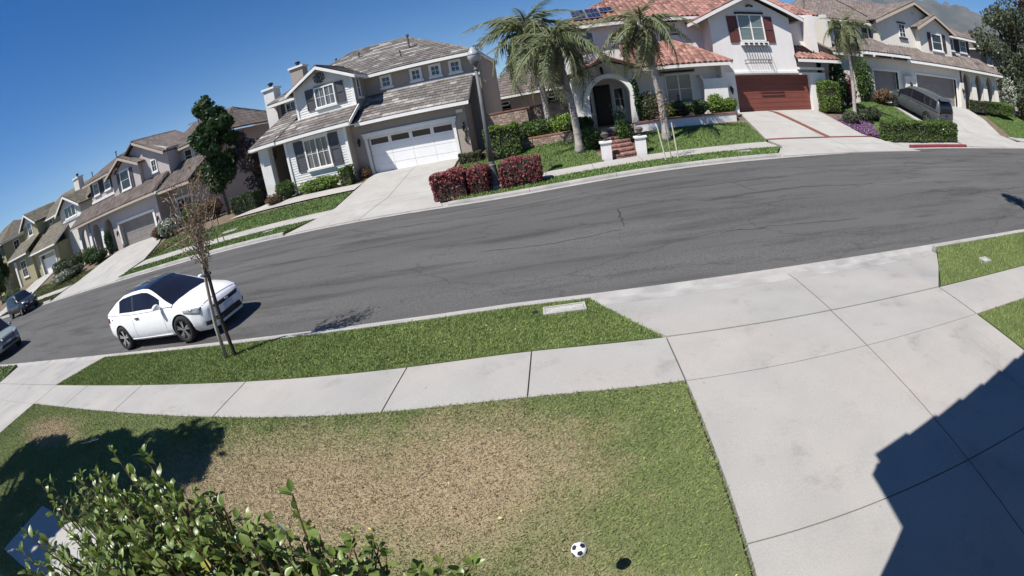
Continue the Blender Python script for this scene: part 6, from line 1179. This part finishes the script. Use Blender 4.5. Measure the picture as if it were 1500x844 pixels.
def coupe():
    low = [(-2.21, .42, .74, .60), (-2.17, .34, .90, .72), (-2.05, .28, .985, .80), (-1.8, .22, 1.0, .865), (-1.39, .19, .985, .89), (-.7, .17, .935, .893), (.2, .17, .915, .89), (.9, .17, .935, .888), (1.31, .17, .90, .885), (1.7, .17, .84, .85), (1.95, .16, .775, .78), (2.1, .17, .70, .68), (2.18, .20, .62, .56), (2.21, .26, .54, .45)]
    cab = [(-2.1, .99, .50), (-1.85, 1.10, .52), (-1.5, 1.26, .55), (-1.1, 1.375, .57), (-.6, 1.42, .585), (-.1, 1.42, .585), (.12, 1.385, .58), (.45, 1.24, .585), (.85, 1.04, .61), (1.12, .92, .64)]
    t, patch, bv = car("parked_car", "white two door coupe with black glass roof parked at the near kerb", "car", low, cab, dict(side=(-1.28, .66), ws=.16, rw=-1.45, pillars=(-.62,), h=.5, base=.93), WPAINT, (-1.39, 1.31), .335, BLACKROOF, rim_m=CHROME)
    for s in (-1, 1):
        patch("headlight", [(2.0, s*.80, .60), (1.55, s*.90, .70), (1.52, s*.88, .77), (2.02, s*.72, .74)], (-.75, -s*.65, 0), LENS, nu=8); patch("fog_light_recess", [(2.1, s*.52, .30), (1.98, s*.72, .30), (1.98, s*.72, .40), (2.1, s*.56, .38)], (-.8, -s*.5, 0), DARKP)
        patch("door_handle", [(-.52, s*.9, .79), (-.34, s*.9, .79), (-.34, s*.9, .825), (-.52, s*.9, .825)], (0, -s, 0), DARKP, .02); patch("door_seam", [(-.66, s*.9, .32), (-.65, s*.9, .32), (-.65, s*.9, .90), (-.66, s*.9, .90)], (0, -s, 0), DARKP, .002, 1, 8); patch("door_seam", [(.72, s*.9, .30), (.73, s*.9, .30), (.74, s*.9, .90), (.73, s*.9, .90)], (0, -s, 0), DARKP, .002, 1, 8)
        patch("side_skirt", [(-.95, s*.9, .26), (.9, s*.9, .24), (.9, s*.9, .275), (-.95, s*.9, .30)], (0, -s, 0), WPAINT, .025, 10, 2); patch("tail_light", [(-2.1, s*.5, .78), (-1.95, s*.84, .80), (-1.95, s*.84, .92), (-2.1, s*.55, .92)], (.8, -s*.5, 0), REDL); mirror(t, .66, s*.86, 1.0, WPAINT, s)
        patch("fuel_flap" if s > 0 else "side_badge", [(-1.75, s*.9, .86), (-1.71, s*.9, .86), (-1.71, s*.9, .89), (-1.75, s*.9, .89)], (0, -s, 0), DARKP, .004, 2, 2)
    patch("grille", [(2.3, -.42, .58), (2.3, .42, .58), (2.2, .5, .66), (2.2, -.5, .66)], (-1, 0, 0), DARKP, nu=10); patch("lower_grille", [(2.3, -.48, .26), (2.3, .48, .26), (2.3, .40, .40), (2.3, -.40, .40)], (-1, 0, 0), DARKP, nu=10); patch("number_plate", [(2.3, -.16, .42), (2.3, .16, .42), (2.3, .16, .54), (2.3, -.16, .54)], (-1, 0, 0), PLATE, .02); patch("badge", [(2.3, -.06, .60), (2.3, .06, .60), (2.3, .06, .65), (2.3, -.06, .65)], (-1, 0, 0), CHROME, .014, 3, 2)
    patch("bonnet_seam", [(2.0, -.66, 1), (2.05, .66, 1), (2.04, .66, 1), (1.99, -.66, 1)], (0, 0, -1), DARKP, .001, 10, 1); patch("splitter", [(2.3, -.62, .185), (2.3, .62, .185), (2.3, .62, .21), (2.3, -.62, .21)], (-1, 0, 0), WPAINT, .03, 10, 1)
    return t
c = coupe(); c.location = (-9.50, 7.86, lift(-9.5)+.012); c.scale = (.965, .965, .95)
GREYP = paint("grey_green_car_paint", (.06, .068, .07)); NAVY = paint("dark_blue_car_paint", (.012, .014, .022)); SILV = paint("silver_green_car_paint", (.22, .26, .25))
def minivan():
    low = [(-2.55, .45, .70, .78), (-2.5, .34, .95, .88), (-2.35, .28, 1.02, .94), (-1.5, .22, 1.04, .985), (0, .2, 1.02, .99), (1.2, .2, 1.0, .985), (1.55, .2, 1.02, .975), (1.95, .2, .93, .93), (2.3, .2, .82, .84), (2.5, .24, .68, .68), (2.55, .3, .55, .5)]
    cab = [(-2.5, 1.03, .72), (-2.42, 1.35, .72), (-2.25, 1.66, .72), (-1.8, 1.755, .73), (-.8, 1.79, .74), (.1, 1.77, .73), (.55, 1.68, .72), (1.0, 1.42, .72), (1.7, 1.05, .72)]
    t, patch, bv = car("minivan", "grey minivan parked nose-in on the sloping driveway", "van", low, cab, dict(side=(-2.15, 1.25), ws=.42, rw=-2.18, pillars=(-1.15, .02), h=.75, base=.95), GREYP, (-1.5, 1.52), .345)
    for s in (-1, 1):
        patch("tail_light", [(-2.45, s*.62, .93), (-2.1, s*.97, .96), (-2.1, s*.97, 1.08), (-2.45, s*.70, 1.04)], (.75, -s*.65, 0), REDL, nu=8); patch("bumper_reflector", [(-2.5, s*.68, .55), (-2.35, s*.86, .55), (-2.35, s*.86, .68), (-2.5, s*.72, .62)], (.8, -s*.5, 0), CHROME); mirror(t, 1.15, s*.95, 1.12, GREYP, s)
        patch("door_rail", [(-2.1, s, .96), (-.4, s, .95), (-.4, s, .965), (-2.1, s, .975)], (0, -s, 0), DARKP, .004, 10, 1); patch("headlight", [(2.3, s*.6, .66), (1.9, s*.92, .72), (1.9, s*.9, .86), (2.3, s*.6, .76)], (-.75, -s*.6, 0), LENS, nu=8)
        for hx in (.25, -.9): patch("door_handle", [(hx, s, .88), (hx+.18, s, .88), (hx+.18, s, .91), (hx, s, .91)], (0, -s, 0), GREYP, .025)
        for sx in (.06, 1.1): patch("door_seam", [(sx, s, .32), (sx+.012, s, .32), (sx+.012, s, .98), (sx, s, .98)], (0, -s, 0), DARKP, .002, 1, 8)
    patch("number_plate", [(-2.6, -.17, .80), (-2.6, .17, .80), (-2.6, .17, .92), (-2.6, -.17, .92)], (1, 0, 0), DARKP, .012); patch("bumper_seam", [(-2.6, -.8, .70), (-2.6, .8, .70), (-2.6, .8, .715), (-2.6, -.8, .715)], (1, 0, 0), DARKP, .003, 10, 1); mb = MB(); mb.prism([(-2.42, -.66, 1.72), (-2.42, .66, 1.72), (-2.08, .66, 1.80), (-2.08, -.66, 1.80)], (0, 0, .025)); put(mb, "roof_spoiler", GREYP, t)
    return t
mv = minivan(); mv.location = (22.75, 24.35, ground(22.7, 24.35)+.05); mv.rotation_euler = (0, -math.atan(.245), math.radians(97))
def suv(label, m, group=None):
    low = [(-2.3, .5, .75, .76), (-2.25, .42, 1.0, .86), (-2.0, .34, 1.06, .92), (-1.4, .3, 1.07, .94), (0, .28, 1.05, .945), (.9, .28, 1.06, .94), (1.4, .28, 1.04, .93), (1.9, .3, .98, .88), (2.2, .34, .88, .78), (2.3, .42, .74, .62)]
    cab = [(-2.2, 1.08, .70), (-2.1, 1.4, .70), (-1.9, 1.64, .70), (-.8, 1.71, .72), (.0, 1.69, .71), (.35, 1.60, .70), (1.05, 1.08, .70)]
    t, patch, bv = car("parked_suv", label, "car", low, cab, dict(side=(-1.85, .75), ws=.2, rw=-1.95, pillars=(-1.0, -.1), h=.62, base=.93), m, (-1.4, 1.38), .37, group=group)
    for s in (-1, 1): patch("headlight", [(2.3, s*.52, .80), (2.0, s*.84, .80), (2.0, s*.84, .95), (2.25, s*.55, .90)], (-.8, -s*.5, 0), LENS, nu=8); mirror(t, .75, s*.9, 1.15, m, s); patch("fog_light", [(2.3, s*.5, .52), (2.2, s*.66, .52), (2.2, s*.66, .60), (2.3, s*.5, .60)], (-1, 0, 0), CHROME)
    patch("grille", [(2.4, -.46, .68), (2.4, .46, .68), (2.3, .46, .86), (2.3, -.46, .86)], (-1, 0, 0), DARKP, nu=10); patch("lower_grille", [(2.4, -.6, .44), (2.4, .6, .44), (2.4, .5, .56), (2.4, -.5, .56)], (-1, 0, 0), DARKP, nu=10); patch("number_plate", [(2.4, -.16, .56), (2.4, .16, .56), (2.4, .16, .67), (2.4, -.16, .67)], (-1, 0, 0), PLATE, .015)
    for k in range(3): patch("grille_bar", [(2.4, -.44, .72+.05*k), (2.4, .44, .72+.05*k), (2.38, .44, .735+.05*k), (2.38, -.44, .735+.05*k)], (-1, 0, 0), CHROME, .02, 8, 1)
    return t
s = suv("dark blue car parked at the far kerb before the olive house", NAVY); s.location = (-39.9, 15.95, lift(-40)+.02); s.rotation_euler = (0, 0, .02)
s = suv("silver-green car cut by the picture edge, behind the white coupe", SILV); s.location = (-26.2, 8.0, lift(-26.6)+.02)
HAZE = 4.2e-5
# ------------------------------------------------------------------ the leafy bush under the camera
L_BUSH = leafmat("bush_leaves", [(.09, .145, .025), (.16, .22, .04), (.25, .31, .065), (.11, .16, .032), (.18, .235, .06)], transl=.28, rough=.38, spec=.5); L_YEL = leafmat("yellow_leaves", [(.40, .34, .05), (.28, .30, .06)], transl=.3)
STEM = mat("bush_stems", (.14, .085, .05), (.09, .06, .035), sc=20, rough=.8)
def bush_leaf(fold, curl):
    mb = MB(); n = 5; rows = []
    for i in range(n+1):
        t = i/n; w = .5*.62*math.sin(math.pi*min(1, t*.93+.04))**.85; z = -curl*t*t; rows.append(((t, -w, z+fold*w), (t, 0, z), (t, w, z+fold*w)))
    for a, b in zip(rows, rows[1:]):
        mb.face([a[0], b[0], b[1], a[1]]); mb.face([a[1], b[1], b[2], a[2]])
    mb.tube([(-.18, 0, .02), (0, 0, 0)], .018, 4); me = bpy.data.meshes.new("leaf"); bm = bmesh.new(); me.from_pydata(mb.v, [], mb.f); bm.from_mesh(me); bmesh.ops.remove_doubles(bm, verts=bm.verts, dist=1e-4); bm.to_mesh(me); bm.free(); me.polygons.foreach_set("use_smooth", [True]*len(me.polygons)); return me
def bush():
    R = random.Random(12); t = thing("leafy_bush", "leafy green bush in the corner right below the camera", "bush", (-1.35, .55, .25)); stems = MB(); spots = []
    def tipz(x, y):                                            # upper outline of the bush
        return 2.07-.42*max(0, x+1.3)*1.1-.06*max(0, -1.45-x)-.9*max(0, y-.85)
    for i in range(520):
        x = R.uniform(-2.15, -.42) if i % 5 < 2 else R.uniform(-2.5, -1.2) if i % 5 < 4 else R.uniform(-1.1, -.40); y = R.uniform(.14, 1.02); z = tipz(x, y)-abs(R.gauss(0, .13))-.10*(R.random() < .5)+(.20 if R.random() < .10 else 0)
        if x > -.8 and y < .35: continue
        root = Vector((-1.35+(x+1.35)*.35+R.uniform(-.1, .1), .5+(y-.5)*.3, .3)); tip = Vector((x, y, z)); mid = root.lerp(tip, .55)+Vector((R.uniform(-.08, .08), R.uniform(-.08, .08), .12))
        pts = [root, mid, mid.lerp(tip, .6)+Vector((R.uniform(-.03, .03), R.uniform(-.03, .03), .02)), tip]; stems.tube(pts, [.012, .008, .005, .0025], 5)
        L_ = (tip-mid).length; n = R.randint(13, 20)
        for k in range(n):
            u = (k+R.random())/n; p = mid.lerp(pts[2], u/.6) if u < .6 else pts[2].lerp(tip, (u-.6)/.4); a = k*2.4+R.uniform(-.4, .4); el = R.uniform(-.15, .75)+.5*u
            sz = R.uniform(.05, .088)*(1-.35*u); spots.append((p, a, el, sz))
        for k in range(3): spots.append((tip, R.uniform(0, 6.28), R.uniform(.6, 1.2), R.uniform(.03, .045)))
    put(stems, "stem", STEM, t, kind="stuff")
    shapes = [bush_leaf(f, c) for f, c in ((.35, .18), (.2, .35), (.5, .05), (.1, .5))]
    for me in shapes: me.materials.append(L_BUSH)
    yel = shapes[1].copy(); yel.materials.clear(); yel.materials.append(L_YEL)
    def mx(p, a, el, sz): return Matrix.Translation(p) @ Euler((R.uniform(-.7, .7), -el+R.uniform(-.5, .3), a)).to_matrix().to_4x4() @ Matrix.Diagonal((sz, sz, sz, 1)) @ Matrix.Translation((.18, 0, 0))
    o0 = t.location.copy(); cp = Vector((0, 0, 3)); order = sorted(range(len(spots)), key=lambda i: -(spots[i][3]/(spots[i][0]-cp).length)+(0 if spots[i][0].z > tipz(spots[i][0].x, spots[i][0].y)-.3 else 1)); big = set(order[:290]); V = []; F = []
    tri = [(np.array([v.co[:] for v in me.vertices]), [tuple(p.vertices) for p in me.polygons]) for me in shapes]; k = 0
    for i, (p, a, el, sz) in enumerate(spots):
        m = mx(p, a, el, sz); j = R.randrange(4)
        if i in big:
            o = bpy.data.objects.new("leaf", yel if R.random() < .02 else shapes[j]); COL.objects.link(o); o.parent = t; o.matrix_local = Matrix.Translation(-o0) @ m
        else:
            v, f = tri[j]; M_ = np.array(m); w = v @ M_[:3, :3].T+M_[:3, 3]; V.append(w); F += [tuple(q+k for q in fc) for fc in f]; k += len(v)
    me = bpy.data.meshes.new("foliage"); V = np.concatenate(V)-np.array(o0); me.from_pydata(V.tolist(), [], F); me.polygons.foreach_set("use_smooth", [True]*len(F)); link(me, "foliage", L_BUSH, t, kind="stuff")
bush()
# the tree left of the camera, out of view, whose shade falls on the lawn; and one beyond the right edge
def shade_tree(label, x, y, blobs, size, m, seed, r=.16): return tree("shade_tree", label, x, y, ground(x, y), blobs, size, m, seed, r=r, group=None)
_c = []
for k in range(30):
    u = random.uniform(-1, 1); v = random.uniform(-1, 1); zc = random.uniform(4.6, 6.4); gx, gy = -7.2+u*2.6, 2.45+.72*u+v*.62*(1.15-.5*max(0, u)); sh = (zc-.25)*.649; rr = random.uniform(.38, .62)
    _c.append((gx-.743*sh+9.2, gy-.669*sh+1.6, zc-.25, rr, rr, rr*.8, 420))
for gx, gy, zc in ((-7.0, 1.0, 4.6), (-6.6, 1.25, 5.0), (-6.9, .6, 5.2), (-8.2, 1.0, 5.4), (-6.2, .5, 5.4), (-7.8, .4, 4.8), (-5.9, .2, 5.0)): sh = (zc-.25)*.649; _c.append((gx-.743*sh+9.2, gy-.669*sh+1.6, zc-.25, .5, .5, .4, 420))
shade_tree("leafy garden tree beside the near house, shading the lawn's corner", -9.2, -1.6, _c, .11, L_MID, 301)
shade_tree("thin street tree beyond the driveway, its shadow on the road edge", 10.45, 6.1, clumps(14, -.1, .4, 5.6, .6, .5, .8, .32, 110, 44), .06, L_MYRTLE, 302, .05)
# ------------------------------------------------------------------ mountains
MTN = mat("mountain_scrub", (.045, .05, .042), (.10, .09, .075), sc=.004, rough=1, detail=12, lo=.4, hi=.7)
def ridge_mesh(name, dist, az0, az1, prof, m, seed, depth, rough):
    """a range of hills between two compass bearings (degrees from +Y to +X); prof(bearing) is the crest elevation in degrees"""
    n, k = 260, 40; V = []; F = []; R = np.random.default_rng(seed); ph = R.random(24)*6.28
    def fr(u, v): return sum((1-2*abs(math.sin(u*(2.1*1.8**i)+ph[i]+1.3*math.sin(v*2.2*1.5**i+ph[i+8]))))/1.7**i for i in range(7))*1.6
    for j in range(k+1):
        v = j/k; d = dist-depth*(1-v)
        for i in range(n+1):
            u = i/n; az = math.radians(az0+(az1-az0)*u); h = math.tan(math.radians(prof(az0+(az1-az0)*u)))*dist*(v**1.15)+fr(u*6, v*3)*rough*v*(1.12-v)*dist*.02; V.append((d*math.sin(az), d*math.cos(az), h-2))
    for j in range(k):
        for i in range(n): a = j*(n+1)+i; F.append((a, a+1, a+n+2, a+n+1))
    return npmesh(name, V, F, m, kind="structure", smooth=True)
def prof(a):
    base = interp([(10, 5.0), (25, 6.6), (31, 8.3), (36, 7.4), (41, 8.2), (44, 9.6), (48, 9.2), (51, 9.0), (54, 8.2), (58, 7.1), (63, 6.0), (75, 5.2), (95, 4.6), (130, 4.0)], a)[0]
    return base+.16*math.sin(a*1.9)+.09*math.sin(a*4.7+1)+.05*math.sin(a*11)
ridge_mesh("mountain", 4200, 5, 125, prof, MTN, 3, 2200, 1.0)
ridge_mesh("mountain", 5600, 34, 52, lambda a: 10.6-abs(a-42)*.22+.2*math.sin(a*3), MTN, 8, 1300, 1.1)

# ------------------------------------------------------------------ the air between here and the mountains
hz = MB().box(-5200, 7200, -4200, 7200, -60, 800); hz = put(hz, "haze", None or bpy.data.materials.new("haze_air"), kind="stuff")
hm = hz.data.materials[0]; hm.use_nodes = True; hn = hm.node_tree; hn.nodes.clear(); ho = hn.nodes.new("ShaderNodeOutputMaterial"); hv = hn.nodes.new("ShaderNodeVolumePrincipled")
hv.inputs["Color"].default_value = (.6, .76, 1, 1); hv.inputs["Density"].default_value = HAZE; hv.inputs["Anisotropy"].default_value = .1; hn.links.new(hv.outputs[0], ho.inputs["Volume"])
